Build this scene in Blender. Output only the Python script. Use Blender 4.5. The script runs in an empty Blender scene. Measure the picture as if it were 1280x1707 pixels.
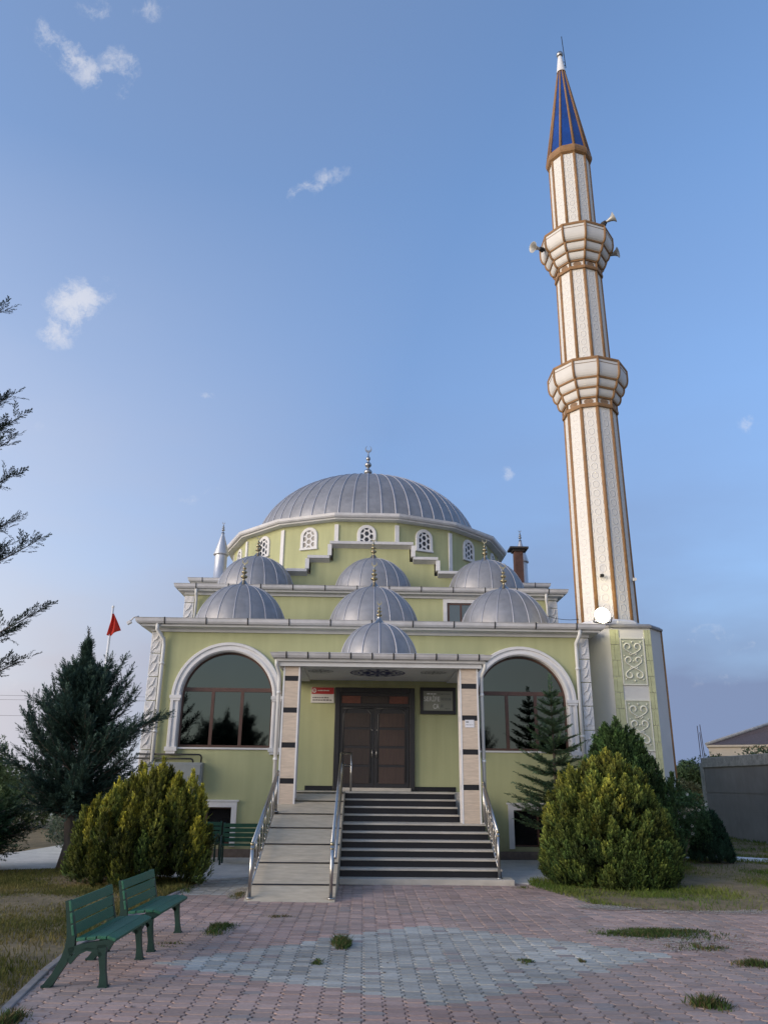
import bpy, bmesh, math, random
import numpy as np
from mathutils import Vector, Matrix

random.seed(7)
RNG = np.random.default_rng(11)
PI = math.pi
sc = bpy.context.scene
COL = sc.collection
ORIG = {}

# ------------------------------------------------------------------ mesh helper
class MB:
    def __init__(s):
        s.v = []; s.f = []; s.m = []; s.sm = []
    def add(s, vs, fs, mi=0, smooth=False):
        b = len(s.v); s.v.extend([tuple(map(float, p)) for p in vs])
        for f in fs:
            s.f.append([b + i for i in f]); s.m.append(mi); s.sm.append(smooth)
    def box(s, x0, x1, y0, y1, z0, z1, mi=0):
        s.add([(x0,y0,z0),(x1,y0,z0),(x1,y1,z0),(x0,y1,z0),(x0,y0,z1),(x1,y0,z1),(x1,y1,z1),(x0,y1,z1)],
              [(0,3,2,1),(4,5,6,7),(0,1,5,4),(1,2,6,5),(2,3,7,6),(3,0,4,7)], mi)
    def cbox(s, c, ax, ay, az, mi=0):
        """box from centre and three half-axis vectors"""
        c, ax, ay, az = map(Vector, (c, ax, ay, az))
        P = [c+sx*ax+sy*ay+sz*az for sz in (-1,1) for (sx,sy) in ((-1,-1),(1,-1),(1,1),(-1,1))]
        s.add(P, [(0,3,2,1),(4,5,6,7),(0,1,5,4),(1,2,6,5),(2,3,7,6),(3,0,4,7)], mi)
    def extrude(s, poly, axis, a0, a1, mi=0):
        """poly: 2D outline in the plane normal to axis; ordered (x,y)/(x,z)/(y,z)"""
        def p(u, w, a): return {'x': (a,u,w), 'y': (u,a,w), 'z': (u,w,a)}[axis]
        n = len(poly)
        vs = [p(u,w,a0) for u,w in poly] + [p(u,w,a1) for u,w in poly]
        fs = [tuple(range(n-1,-1,-1)), tuple(range(n,2*n))] + [(i,(i+1)%n,n+(i+1)%n,n+i) for i in range(n)]
        s.add(vs, fs, mi)
    def tube(s, pts, r, n=8, mi=0, smooth=True, caps=True):
        pts = [Vector(p) for p in pts]; k = len(pts)
        rs = r if hasattr(r, '__len__') else [r]*k
        rings = []; prev = None
        for i, p in enumerate(pts):
            d = (pts[min(i+1,k-1)] - pts[max(i-1,0)])
            if d.length < 1e-9: d = Vector((0,0,1))
            d.normalize()
            if prev is None:
                a = d.orthogonal().normalized()
            else:
                a = prev - d*prev.dot(d)
                a = a.normalized() if a.length > 1e-6 else d.orthogonal().normalized()
            prev = a; b = d.cross(a)
            rings.append([p + (a*math.cos(2*PI*j/n) + b*math.sin(2*PI*j/n))*rs[i] for j in range(n)])
        vs = [q for R in rings for q in R]
        fs = [(i*n+j, i*n+(j+1)%n, (i+1)*n+(j+1)%n, (i+1)*n+j) for i in range(k-1) for j in range(n)]
        s.add(vs, fs, mi, smooth)
        if caps:
            b = len(s.v) - len(vs)
            s.f.append([b+j for j in range(n-1,-1,-1)]); s.m.append(mi); s.sm.append(False)
            s.f.append([b+(k-1)*n+j for j in range(n)]); s.m.append(mi); s.sm.append(False)
    def lathe(s, prof, c=(0,0,0), n=24, mi=0, smooth=True):
        c = Vector(c)
        vs = [c + Vector((r*math.cos(2*PI*j/n), r*math.sin(2*PI*j/n), z)) for r, z in prof for j in range(n)]
        fs = [(i*n+j, i*n+(j+1)%n, (i+1)*n+(j+1)%n, (i+1)*n+j) for i in range(len(prof)-1) for j in range(n)]
        s.add(vs, fs, mi, smooth)
    def ball(s, c, r, n=10, mi=0, sz=1.0):
        s.lathe([(max(1e-4, r*math.cos(t)), r*sz*math.sin(t)) for t in np.linspace(-PI/2, PI/2, n)], c, max(8, n), mi)
    def ringsweep(s, poly, prof, mi=0, cap_top=False, cap_bot=False, smooth=False):
        """poly: ccw (x,y) footprint; prof: list of (outward offset, z)"""
        n = len(poly); nrm = []
        for i in range(n):
            a = np.array(poly[i]); b = np.array(poly[(i+1)%n]); d = b-a; d = d/np.hypot(*d); nrm.append(np.array([d[1], -d[0]]))
        mit = []
        for i in range(n):
            n1, n2 = nrm[i-1], nrm[i]; mit.append((n1+n2)/(1+n1@n2))
        vs = [(poly[i][0]+mit[i][0]*o, poly[i][1]+mit[i][1]*o, z) for o, z in prof for i in range(n)]
        fs = [(k*n+i, k*n+(i+1)%n, (k+1)*n+(i+1)%n, (k+1)*n+i) for k in range(len(prof)-1) for i in range(n)]
        if cap_top: fs.append(tuple((len(prof)-1)*n+i for i in range(n)))
        if cap_bot: fs.append(tuple(range(n-1,-1,-1)))
        s.add(vs, fs, mi, smooth)
    def sweep_paths(s, paths, mi=0, closed=False, smooth=False):
        """skin between successive 3D polylines of equal length"""
        n = len(paths[0]); vs = [p for P in paths for p in P]
        fs = [(k*n+i, k*n+i+1, (k+1)*n+i+1, (k+1)*n+i) for k in range(len(paths)-1) for i in range(n-1)]
        s.add(vs, fs, mi, smooth)
    def build(s, name, mats, parent=None, origin=None, bevel=0, local=False):
        me = bpy.data.meshes.new(name)
        o = bpy.data.objects.new(name, me); COL.objects.link(o)
        if parent is not None:
            og = ORIG[parent]; o.parent = parent
        else:
            og = Vector(origin) if origin is not None else Vector((0,0,0)); o.location = og
        ORIG[o] = og
        V = s.v if local else [(x-og[0], y-og[1], z-og[2]) for x,y,z in s.v]
        me.from_pydata(V, [], s.f)
        for m in (mats if isinstance(mats, (list, tuple)) else [mats]): me.materials.append(m)
        me.polygons.foreach_set('material_index', s.m)
        me.polygons.foreach_set('use_smooth', s.sm)
        me.update()
        if bevel:
            b = o.modifiers.new('edge', 'BEVEL'); b.width = bevel; b.segments = 2; b.limit_method = 'ANGLE'; b.angle_limit = math.radians(40)
        return o

def quads(name, V, mat, parent=None, origin=None, cols=None, kv=4):
    """fast mesh from an (n,kv,3) array of separate polygons"""
    n = len(V); me = bpy.data.meshes.new(name)
    o = bpy.data.objects.new(name, me); COL.objects.link(o)
    if parent is not None: og = ORIG[parent]; o.parent = parent
    else:
        og = Vector(origin) if origin is not None else Vector((0,0,0)); o.location = og
    ORIG[o] = og
    P = (V.reshape(-1,3) - np.array(og)).astype(np.float32)
    me.vertices.add(n*kv); me.vertices.foreach_set('co', P.ravel())
    me.loops.add(n*kv); me.loops.foreach_set('vertex_index', np.arange(n*kv, dtype=np.int32))
    me.polygons.add(n); me.polygons.foreach_set('loop_start', np.arange(0, n*kv, kv, dtype=np.int32))
    me.polygons.foreach_set('loop_total', np.full(n, kv, dtype=np.int32))
    me.update(calc_edges=True)
    if cols is not None:
        a = me.color_attributes.new('tint', 'FLOAT_COLOR', 'POINT')
        c = np.ones((n, kv, 4), np.float32); c[:,:,:3] = cols[:,None,:] if cols.ndim == 2 else cols
        a.data.foreach_set('color', c.ravel())
    me.materials.append(mat)
    return o

def thing(name, label, cat, loc=(0,0,0), rz=0, group=None):
    o = bpy.data.objects.new(name, None); COL.objects.link(o); o.empty_display_size = .2
    o.location = loc; o.rotation_euler = (0,0,rz); ORIG[o] = Vector(loc)
    o['label'] = label; o['category'] = cat
    if group: o['group'] = group
    return o
def tag(o, label, cat, group=None):
    o['label'] = label; o['category'] = cat
    if group: o['group'] = group
    return o
def struct(o, kind='structure'):
    o['kind'] = kind; return o
def dup(root, loc, rz, label):
    r = root.copy(); COL.objects.link(r); r.location = loc; r.rotation_euler = (0,0,rz); r['label'] = label
    for ch in list(root.children):
        c = ch.copy(); COL.objects.link(c); c.parent = r
        for g in list(ch.children):
            d = g.copy(); COL.objects.link(d); d.parent = c
    return r

# ------------------------------------------------------------------ materials
def mat(name, base, rough=.7, metal=0, var=.12, scale=3, bump=0, bscale=40, attr=False, spec=.5, trans=0, var2=0, scale2=.5, stretch=(1,1,1), coat=0):
    m = bpy.data.materials.new(name); m.use_nodes = True
    N, L = m.node_tree.nodes, m.node_tree.links
    p = N['Principled BSDF']; p.inputs['Roughness'].default_value = rough; p.inputs['Metallic'].default_value = metal
    p.inputs['Specular IOR Level'].default_value = spec; p.inputs['Coat Weight'].default_value = coat
    tc = N.new('ShaderNodeTexCoord'); mp = N.new('ShaderNodeMapping'); mp.inputs['Scale'].default_value = stretch
    L.new(tc.outputs['Object'], mp.inputs['Vector'])
    def noise(s, d=5):
        n = N.new('ShaderNodeTexNoise'); n.inputs['Scale'].default_value = s; n.inputs['Detail'].default_value = d
        L.new(mp.outputs['Vector'], n.inputs['Vector']); return n
    if attr:
        a = N.new('ShaderNodeAttribute'); a.attribute_name = 'tint'; src = a.outputs['Color']
    else:
        c = N.new('ShaderNodeRGB'); c.outputs[0].default_value = (*base, 1); src = c.outputs[0]
    def modulate(src, s, amt):
        n = noise(s); r = N.new('ShaderNodeMapRange'); r.inputs[1].default_value = .25; r.inputs[2].default_value = .75
        r.inputs[3].default_value = 1-amt; r.inputs[4].default_value = 1+amt
        L.new(n.outputs['Fac'], r.inputs[0])
        x = N.new('ShaderNodeVectorMath'); x.operation = 'SCALE'
        L.new(src, x.inputs[0]); L.new(r.outputs[0], x.inputs['Scale']); return x.outputs[0]
    if var: src = modulate(src, scale, var)
    if var2: src = modulate(src, scale2, var2)
    L.new(src, p.inputs['Base Color'])
    if bump:
        n = noise(bscale, 4); b = N.new('ShaderNodeBump'); b.inputs['Strength'].default_value = 1; b.inputs['Distance'].default_value = bump
        L.new(n.outputs['Fac'], b.inputs['Height']); L.new(b.outputs['Normal'], p.inputs['Normal'])
    if trans:
        t = N.new('ShaderNodeBsdfTranslucent'); L.new(src, t.inputs['Color'])
        mx = N.new('ShaderNodeMixShader'); mx.inputs[0].default_value = trans
        L.new(p.outputs[0], mx.inputs[1]); L.new(t.outputs[0], mx.inputs[2])
        L.new(mx.outputs[0], N['Material Output'].inputs['Surface'])
    return m

def streak(m, strength=.18, scale=(3,3,.25)):
    """rain streaks on a wall: extra vertical noise multiplied into the base colour"""
    N, L = m.node_tree.nodes, m.node_tree.links; p = N['Principled BSDF']
    src = p.inputs['Base Color'].links[0].from_socket
    tc = N.new('ShaderNodeTexCoord'); mp = N.new('ShaderNodeMapping'); mp.inputs['Scale'].default_value = scale
    n = N.new('ShaderNodeTexNoise'); n.inputs['Scale'].default_value = 1.6; n.inputs['Detail'].default_value = 6
    r = N.new('ShaderNodeMapRange'); r.inputs[1].default_value = .35; r.inputs[2].default_value = .7; r.inputs[3].default_value = 1; r.inputs[4].default_value = 1-strength
    L.new(tc.outputs['Object'], mp.inputs[0]); L.new(mp.outputs[0], n.inputs[0]); L.new(n.outputs['Fac'], r.inputs[0])
    x = N.new('ShaderNodeVectorMath'); x.operation = 'SCALE'; L.new(src, x.inputs[0]); L.new(r.outputs[0], x.inputs['Scale']); L.new(x.outputs[0], p.inputs['Base Color'])
    return m

def splash(m, h=.55):
    """mud splashed up the foot of a wall, ragged upper edge"""
    N, L = m.node_tree.nodes, m.node_tree.links; p = N['Principled BSDF']; src = p.inputs['Base Color'].links[0].from_socket
    g = N.new('ShaderNodeNewGeometry'); sx_ = N.new('ShaderNodeSeparateXYZ'); L.new(g.outputs['Position'], sx_.inputs[0])
    n = N.new('ShaderNodeTexNoise'); n.inputs['Scale'].default_value = 3.5; n.inputs['Detail'].default_value = 8; L.new(g.outputs['Position'], n.inputs['Vector'])
    a = N.new('ShaderNodeMath'); a.operation = 'MULTIPLY_ADD'; L.new(n.outputs['Fac'], a.inputs[0]); a.inputs[1].default_value = -1.1; L.new(sx_.outputs['Z'], a.inputs[2])
    r = N.new('ShaderNodeMapRange'); r.inputs[1].default_value = h-.95; r.inputs[2].default_value = h-.35; r.inputs[3].default_value = .45; r.inputs[4].default_value = 0; L.new(a.outputs[0], r.inputs[0])
    x = N.new('ShaderNodeMix'); x.data_type = 'RGBA'; L.new(r.outputs[0], x.inputs['Factor']); L.new(src, x.inputs['A']); x.inputs['B'].default_value = (.20,.17,.12,1); L.new(x.outputs['Result'], p.inputs['Base Color'])
    return m

M = {}
M['green'] = streak(mat('pistachio_render', (.43,.44,.235), .85, var=.05, scale=1.2, bump=.004, bscale=90, var2=.06, scale2=.25), .11); splash(M['green'])
M['white'] = mat('white_stone_trim', (.66,.65,.64), .7, var=.07, scale=5, bump=.002, bscale=60)
M['quoin'] = mat('white_embossed_stone', (.62,.61,.60), .75, var=.08, scale=6, bump=.06, bscale=5.5)
M['soffit'] = mat('white_soffit', (.60,.60,.59), .8, var=.06)
M['gutter'] = mat('white_painted_gutter', (.56,.55,.55), .45, metal=.0, var=.12, scale=4, var2=.1, scale2=.8)
M['strap'] = mat('dark_strap', (.03,.03,.03), .6)
def zinc(name, base, rough):
    m = mat(name, base, rough, metal=.45, var=.12, scale=5, bump=.01, bscale=3.2, var2=.14, scale2=1.1)
    return m
M['zinc'] = zinc('zinc_sheet', (.275,.272,.278), .52)
M['seam'] = mat('zinc_seam', (.40,.40,.43), .5, metal=.4, var=.1)
M['brass'] = mat('worn_brass', (.36,.31,.20), .35, metal=1, var=.2, scale=12)
M['silver'] = mat('dull_steel', (.34,.34,.34), .35, metal=1, var=.15, scale=10)
M['steel'] = mat('stainless_steel', (.46,.44,.41), .33, metal=1, var=.08, scale=8)
M['pipe'] = mat('white_pvc_pipe', (.62,.62,.60), .5, var=.06)
M['brownframe'] = mat('brown_window_frame', (.085,.040,.028), .5, var=.15, scale=9)
M['granite'] = mat('black_granite', (.010,.010,.013), .38, var=.4, scale=60, spec=.35)
M['marble'] = mat('cream_marble', (.48,.44,.37), .5, var=.13, scale=3, stretch=(1,1,7), var2=.12, scale2=7)
M['rampstone'] = mat('ramp_marble', (.47,.40,.29), .65, var=.13, scale=2.2, stretch=(1,4,1), bump=.002, bscale=60, var2=.14, scale2=5)
M['travertine'] = mat('beige_travertine', (.54,.44,.34), .55, var=.12, scale=2.5, stretch=(1,1,9), var2=.14, scale2=6)
M['tread'] = mat('white_marble_tread', (.47,.43,.36), .5, var=.12, scale=4, stretch=(.4,1,1), var2=.15, scale2=9)
M['plinth'] = mat('brown_stone_plinth', (.15,.12,.10), .8, var=.25, scale=9, bump=.01, bscale=20)
M['doorwood'] = mat('dark_walnut', (.030,.019,.014), .45, var=.3, scale=4, stretch=(8,1,1))
M['doorframe'] = mat('black_brown_frame', (.012,.011,.013), .4, var=.2, scale=10)
M['doorpanel'] = mat('reddish_wood_panel', (.050,.029,.021), .5, var=.25, scale=3, stretch=(10,1,1))
M['doormetal'] = mat('dim_door_metal', (.07,.07,.07), .4, metal=.6)
M['copper'] = mat('red_brown_inlay', (.12,.038,.022), .5, var=.3, scale=14)
M['pconc'] = mat('grey_concrete', (.52,.50,.46), .85, var=.14, scale=2.5, bump=.004, bscale=50, var2=.12, scale2=14)
M['kerb'] = mat('kerb_concrete', (.26,.23,.21), .85, var=.2, scale=4, bump=.006, bscale=40)
M['joint'] = mat('joint_sand', (.028,.024,.020), .95, var=.4, scale=12)
M['minaret'] = None
M['rib'] = mat('brown_moulding', (.27,.145,.058), .7, var=.18, scale=5, bump=.01, bscale=14)
M['cream'] = mat('cream_stone', (.66,.63,.58), .75, var=.06, scale=3, bump=.003, bscale=40)
M['creamdark'] = mat('brown_medallion', (.24,.15,.085), .8, var=.3, scale=18, bump=.02, bscale=16)
M['blue'] = mat('blue_tile', (.004,.036,.20), .28, var=.35, scale=1.5, var2=.2, scale2=7, coat=.3)
M['pylon'] = mat('pale_grey_render', (.52,.52,.50), .85, var=.06, scale=1.5, bump=.003, bscale=70)
M['relief'] = mat('relief_ground', (.38,.40,.30), .85, var=.12, scale=8, bump=.004, bscale=70)
M['scroll'] = mat('cream_scroll', (.60,.60,.52), .8, var=.08, scale=12)
M['tile_green'] = mat('green_tile_strip', (.40,.42,.25), .7, var=.12, scale=7, bump=.004, bscale=30)
M['turret'] = mat('dull_sheet_metal', (.50,.50,.51), .38, metal=.6, var=.08)
M['palepath'] = mat('pale_concrete', (.66,.66,.66), .8, var=.06, scale=4)
M['brick'] = mat('sooty_brick', (.09,.045,.035), .9, var=.35, scale=7, bump=.01, bscale=18)
M['rust'] = mat('rusty_cap', (.035,.030,.028), .8, var=.4, scale=9)
M['bench'] = mat('green_bench_paint', (.014,.115,.062), .5, var=.22, scale=7, stretch=(6,1,6), bump=.003, bscale=30)
M['bench_iron'] = mat('dark_green_iron', (.004,.032,.024), .45, var=.2, scale=9)
M['bench_dark'] = mat('faded_green_bench', (.012,.080,.040), .55, var=.22, scale=7)
M['box'] = mat('grey_metal_cabinet', (.26,.28,.27), .55, var=.12, scale=4)
M['black'] = mat('black_pipe', (.012,.012,.012), .5)
M['red'] = mat('red_flag_cloth', (.62,.035,.015), .7, var=.12, trans=.3)
M['signred'] = mat('sign_red', (.42,.03,.03), .5, var=.06)
M['signwhite'] = mat('sign_white', (.62,.60,.56), .5, var=.06)
M['signtext'] = mat('sign_lettering', (.12,.10,.10), .6)
M['plaque'] = mat('grey_plaque', (.24,.25,.20), .35, var=.08)
M['letter'] = mat('white_lettering', (.75,.75,.72), .5)
M['smear'] = mat('worn_lettering', (.16,.165,.145), .6, var=.3, scale=30)
M['paper'] = mat('white_paper', (.66,.66,.68), .7)
M['pole'] = mat('white_pole', (.68,.68,.68), .5)
M['cwall'] = streak(mat('grey_concrete_wall', (.27,.245,.225), .9, var=.14, scale=1.5, bump=.006, bscale=30, var2=.12, scale2=.4), .07)
M['coping'] = mat('rough_concrete_coping', (.40,.37,.33), .9, var=.3, scale=6, bump=.02, bscale=12)
M['hcream'] = mat('cream_house_wall', (.74,.60,.43), .8, var=.06)
M['rooftile'] = mat('brown_roof_tile', (.12,.085,.075), .85, var=.3, scale=14, bump=.03, bscale=9)
M['rust_bar'] = mat('rusty_rebar', (.10,.05,.04), .8)
M['bark'] = mat('grey_bark', (.12,.095,.075), .9, var=.35, scale=9, stretch=(1,1,.25), bump=.02, bscale=22)
M['leaf'] = mat('foliage', (0,0,0), .65, var=.16, scale=2.5, attr=True, trans=.18, spec=.25)
M['grass'] = mat('grass_blades', (0,0,0), .8, var=.2, scale=1.2, attr=True, trans=.25, spec=.2)
M['paver'] = mat('concrete_paver', (0,0,0), .85, var=.13, scale=25, attr=True, bump=.003, bscale=120, var2=.16, scale2=.9)
M['dirt'] = mat('dry_earth', (.17,.125,.062), .95, var=.3, scale=1.8, bump=.02, bscale=12, var2=.25, scale2=7)
M['gravel'] = mat('pale_gravel', (.46,.41,.33), .95, var=.4, scale=30, bump=.02, bscale=60)
M['wire'] = mat('cable_black', (.03,.03,.03), .7)
M['horn'] = mat('horn_grey', (.42,.41,.38), .45, metal=.3, var=.1)
M['flower'] = mat('white_petals', (.75,.74,.70), .7, trans=.3)
M['darkroom'] = mat('dark_basement_glass', (.012,.012,.014), .12, var=.2, spec=.5)
M['ornblue'] = mat('ornament_blue', (.025,.035,.13), .6, var=.3, scale=20)
M['orngrey'] = mat('ornament_grey', (.20,.21,.22), .7, var=.25, scale=20)

# coated window glass: dim mirror with a slight waviness
m = mat('tinted_mirror_glass', (.060,.074,.072), .03, metal=1, var=.03, scale=1, bump=.0012, bscale=1.6); M['glass'] = m
m = mat('pale_reflective_glass', (.10,.12,.13), .08, metal=.9, var=.05, scale=1); M['glass2'] = m

# embossed strapwork on the minaret panels
m = bpy.data.materials.new('embossed_cream_panel'); m.use_nodes = True
N, L = m.node_tree.nodes, m.node_tree.links; p = N['Principled BSDF']; p.inputs['Roughness'].default_value = .8
tc = N.new('ShaderNodeTexCoord'); sx = N.new('ShaderNodeSeparateXYZ'); L.new(tc.outputs['Object'], sx.inputs[0])
def mm(op, a, b=None):
    n = N.new('ShaderNodeMath'); n.operation = op
    for i, x in enumerate((a, b)):
        if x is None: continue
        if isinstance(x, (int, float)): n.inputs[i].default_value = x
        else: L.new(x, n.inputs[i])
    return n.outputs[0]
uu = mm('MULTIPLY', mm('ARCTAN2', sx.outputs['Y'], sx.outputs['X']), 10.0)       # ten facets: two lattice cells across each
vv = mm('MULTIPLY', sx.outputs['Z'], 11.0)
lat = mm('MULTIPLY', mm('SINE', mm('ADD', uu, vv)), mm('SINE', mm('SUBTRACT', uu, vv)))
dot_ = mm('MULTIPLY', mm('COSINE', mm('MULTIPLY', uu, 2)), mm('COSINE', mm('MULTIPLY', vv, 2)))
latt = mm('ABSOLUTE', mm('ADD', lat, mm('MULTIPLY', dot_, .35)))
r = N.new('ShaderNodeMapRange'); r.inputs[1].default_value = .08; r.inputs[2].default_value = .34
L.new(latt, r.inputs[0])
cr = N.new('ShaderNodeMix'); cr.data_type = 'RGBA'; cr.inputs['A'].default_value = (.73,.70,.65,1); cr.inputs['B'].default_value = (.70,.67,.61,1)
L.new(r.outputs[0], cr.inputs['Factor']); L.new(cr.outputs['Result'], p.inputs['Base Color'])
b = N.new('ShaderNodeBump'); b.invert = True; b.inputs['Distance'].default_value = .010; b.inputs['Strength'].default_value = 1
L.new(r.outputs[0], b.inputs['Height']); L.new(b.outputs['Normal'], p.inputs['Normal']); M['minaret'] = m

# lit floodlight lens
m = bpy.data.materials.new('lit_lamp_lens'); m.use_nodes = True
N, L = m.node_tree.nodes, m.node_tree.links; p = N['Principled BSDF']
p.inputs['Emission Color'].default_value = (1,.88,.55,1); p.inputs['Emission Strength'].default_value = 60; M['lamp'] = m

# ------------------------------------------------------------------ camera
yaw, pitch, roll = map(math.radians, (1.2418716, 19.13231104, .62785))
f = Vector((math.sin(yaw)*math.cos(pitch), math.cos(yaw)*math.cos(pitch), math.sin(pitch)))
r = Vector((math.cos(yaw), -math.sin(yaw), 0)); u = r.cross(f)
r2 = math.cos(roll)*r + math.sin(roll)*u; u2 = -math.sin(roll)*r + math.cos(roll)*u
cam = bpy.data.cameras.new('camera'); co = bpy.data.objects.new('camera', cam); COL.objects.link(co)
mw = Matrix((r2, u2, -f)).transposed().to_4x4(); mw.translation = (0, 0, 1.75); co.matrix_world = mw
cam.sensor_fit = 'VERTICAL'; cam.sensor_height = 36; cam.lens = 36*1300/1707; cam.clip_start = .05; cam.clip_end = 2000
sc.camera = co

# ------------------------------------------------------------------ light and sky
SUN_AZ, SUN_EL = math.radians(-118), math.radians(13)      # azimuth from +Y towards +X
w = bpy.data.worlds.new('World'); sc.world = w; w.use_nodes = True
N, L = w.node_tree.nodes, w.node_tree.links
bg = N['Background']; bg.inputs['Strength'].default_value = .13
sky = N.new('ShaderNodeTexSky'); sky.sky_type = 'NISHITA'; sky.sun_disc = False
sky.sun_elevation = SUN_EL; sky.sun_rotation = SUN_AZ; sky.altitude = 900; sky.air_density = 1.0; sky.dust_density = 1.0; sky.ozone_density = 3.2
tc = N.new('ShaderNodeTexCoord')
def vm(op, a, b=None):
    n = N.new('ShaderNodeVectorMath'); n.operation = op
    for i, x in enumerate((a, b)):
        if x is None: continue
        if isinstance(x, tuple): n.inputs[i].default_value = x
        else: L.new(x, n.inputs[i])
    return n
def ma(op, a, b=None, c=None, clamp=False):
    n = N.new('ShaderNodeMath'); n.operation = op; n.use_clamp = clamp
    for i, x in enumerate((a, b, c)):
        if x is None: continue
        if isinstance(x, (int, float)): n.inputs[i].default_value = x
        else: L.new(x, n.inputs[i])
    return n.outputs[0]
D = vm('NORMALIZE', tc.outputs['Generated']).outputs[0]
wn = N.new('ShaderNodeTexNoise'); wn.inputs['Scale'].default_value = 9; wn.inputs['Detail'].default_value = 7; wn.inputs['Roughness'].default_value = .62
L.new(D, wn.inputs['Vector'])
woff = vm('SCALE', vm('SUBTRACT', wn.outputs['Color'], (.5,.5,.5)).outputs[0]); woff.inputs['Scale'].default_value = .05
DW = vm('ADD', D, woff.outputs[0]).outputs[0]
cn = N.new('ShaderNodeTexNoise'); cn.inputs['Scale'].default_value = 26; cn.inputs['Detail'].default_value = 8; cn.inputs['Roughness'].default_value = .7
L.new(DW, cn.inputs['Vector'])
# small fair-weather clouds: (direction, elongation direction, half length, half width, density)
CLOUDS = [((-.340,.785,.518), (.30,.15,.55), .050, .024, 1.0), ((-.355,.79,.497), (.35,.1,.4), .030, .022, .85), ((-.318,.622,.715), (.5,.2,-.35), .042, .016, .8),
          ((-.275,.642,.715), (.1,.1,-.5), .026, .020, .6), ((-.290,.59,.752), (1,0,0), .020, .012, .4), ((-.235,.602,.763), (1,0,0), .024, .012, .3),
          ((-.075,.743,.665), (.9,0,.33), .046, .010, .5), ((-.133,.866,.481), (.2,0,1), .009, .006, .4), ((.175,.914,.367), (.2,0,1), .010, .010, .4),
          ((.439,.808,.392), (0,0,1), .011, .011, .4), ((-.20,.87,.45), (1,0,0), .010, .005, .35), ((-.41,.83,.37), (1,0,.3), .03, .015, .3),
          ((.395,.90,.165), (1,0,.2), .036, .012, .35), ((.44,.885,.150), (1,0,0), .024, .010, .35), ((.43,.89,.115), (1,0,0), .06, .010, .25), ((-.42,.89,.10), (1,0,0), .09, .009, .22),
          ((-.21,.90,.33), (1,0,.2), .030, .010, .18)]
tot = None
for c, e, a_, b_, dens in CLOUDS:
    c = Vector(c).normalized(); e = Vector(e); e = (e - c*e.dot(c)).normalized(); g = c.cross(e)
    q = vm('SUBTRACT', DW, tuple(c)).outputs[0]
    d1 = vm('DOT_PRODUCT', q, tuple(e)).outputs['Value']; d2 = vm('DOT_PRODUCT', q, tuple(g)).outputs['Value']
    s2 = ma('ADD', ma('POWER', ma('DIVIDE', d1, a_), 2), ma('POWER', ma('DIVIDE', d2, b_), 2))
    k = ma('MULTIPLY', ma('SUBTRACT', 1, ma('MULTIPLY', s2, .62), clamp=True), dens)
    tot = k if tot is None else ma('MAXIMUM', tot, k)
er = ma('ADD', tot, ma('MULTIPLY', ma('SUBTRACT', cn.outputs['Fac'], .5), 3.4))
cm = N.new('ShaderNodeMapRange'); cm.interpolation_type = 'SMOOTHSTEP'; cm.inputs[1].default_value = .22; cm.inputs[2].default_value = 1.05; L.new(er, cm.inputs[0])
cl = ma('MULTIPLY', ma('MULTIPLY', cm.outputs[0], ma('POWER', tot, .5)), .62, clamp=True)
# thin veil of high cloud: low contrast large-scale noise, denser near the horizon
vn = N.new('ShaderNodeTexNoise'); vn.inputs['Scale'].default_value = 2.2; vn.inputs['Detail'].default_value = 5
vs_ = vm('MULTIPLY', D, (1,1,3)).outputs[0]; L.new(vs_, vn.inputs['Vector'])
sx = N.new('ShaderNodeSeparateXYZ'); L.new(D, sx.inputs[0])
low = N.new('ShaderNodeMapRange'); low.inputs[1].default_value = .66; low.inputs[2].default_value = .02; low.inputs[3].default_value = 0; low.inputs[4].default_value = 1; L.new(sx.outputs['Z'], low.inputs[0])
vm_ = N.new('ShaderNodeMapRange'); vm_.inputs[1].default_value = .3; vm_.inputs[2].default_value = .75; vm_.inputs[3].default_value = .62; L.new(vn.outputs['Fac'], vm_.inputs[0])
veil0 = ma('ADD', ma('MULTIPLY', ma('MULTIPLY', ma('POWER', low.outputs[0], 1.05), vm_.outputs[0]), 1.15, clamp=True), .03, clamp=True)
side = vm('DOT_PRODUCT', D, (math.sin(SUN_AZ), math.cos(SUN_AZ), 0)).outputs['Value']
sd_ = N.new('ShaderNodeMapRange'); sd_.inputs[1].default_value = -.45; sd_.inputs[2].default_value = .50; L.new(side, sd_.inputs[0])
veil = ma('ADD', veil0, ma('MULTIPLY', ma('SUBTRACT', 1, sd_.outputs[0]), .16), clamp=True)
vc = N.new('ShaderNodeMix'); vc.data_type = 'RGBA'; vc.inputs['A'].default_value = (.64,.84,1.36,1); vc.inputs['B'].default_value = (3.5,3.12,2.8,1); L.new(sd_.outputs[0], vc.inputs['Factor'])
CLOUD_COL = (2.5,2.45,2.5,1)
mx1 = N.new('ShaderNodeMix'); mx1.data_type = 'RGBA'; L.new(veil, mx1.inputs['Factor']); L.new(sky.outputs[0], mx1.inputs['A']); L.new(vc.outputs['Result'], mx1.inputs['B'])
mx2 = N.new('ShaderNodeMix'); mx2.data_type = 'RGBA'; L.new(cl, mx2.inputs['Factor']); L.new(mx1.outputs['Result'], mx2.inputs['A']); mx2.inputs['B'].default_value = CLOUD_COL
L.new(mx2.outputs['Result'], bg.inputs['Color'])

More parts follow.
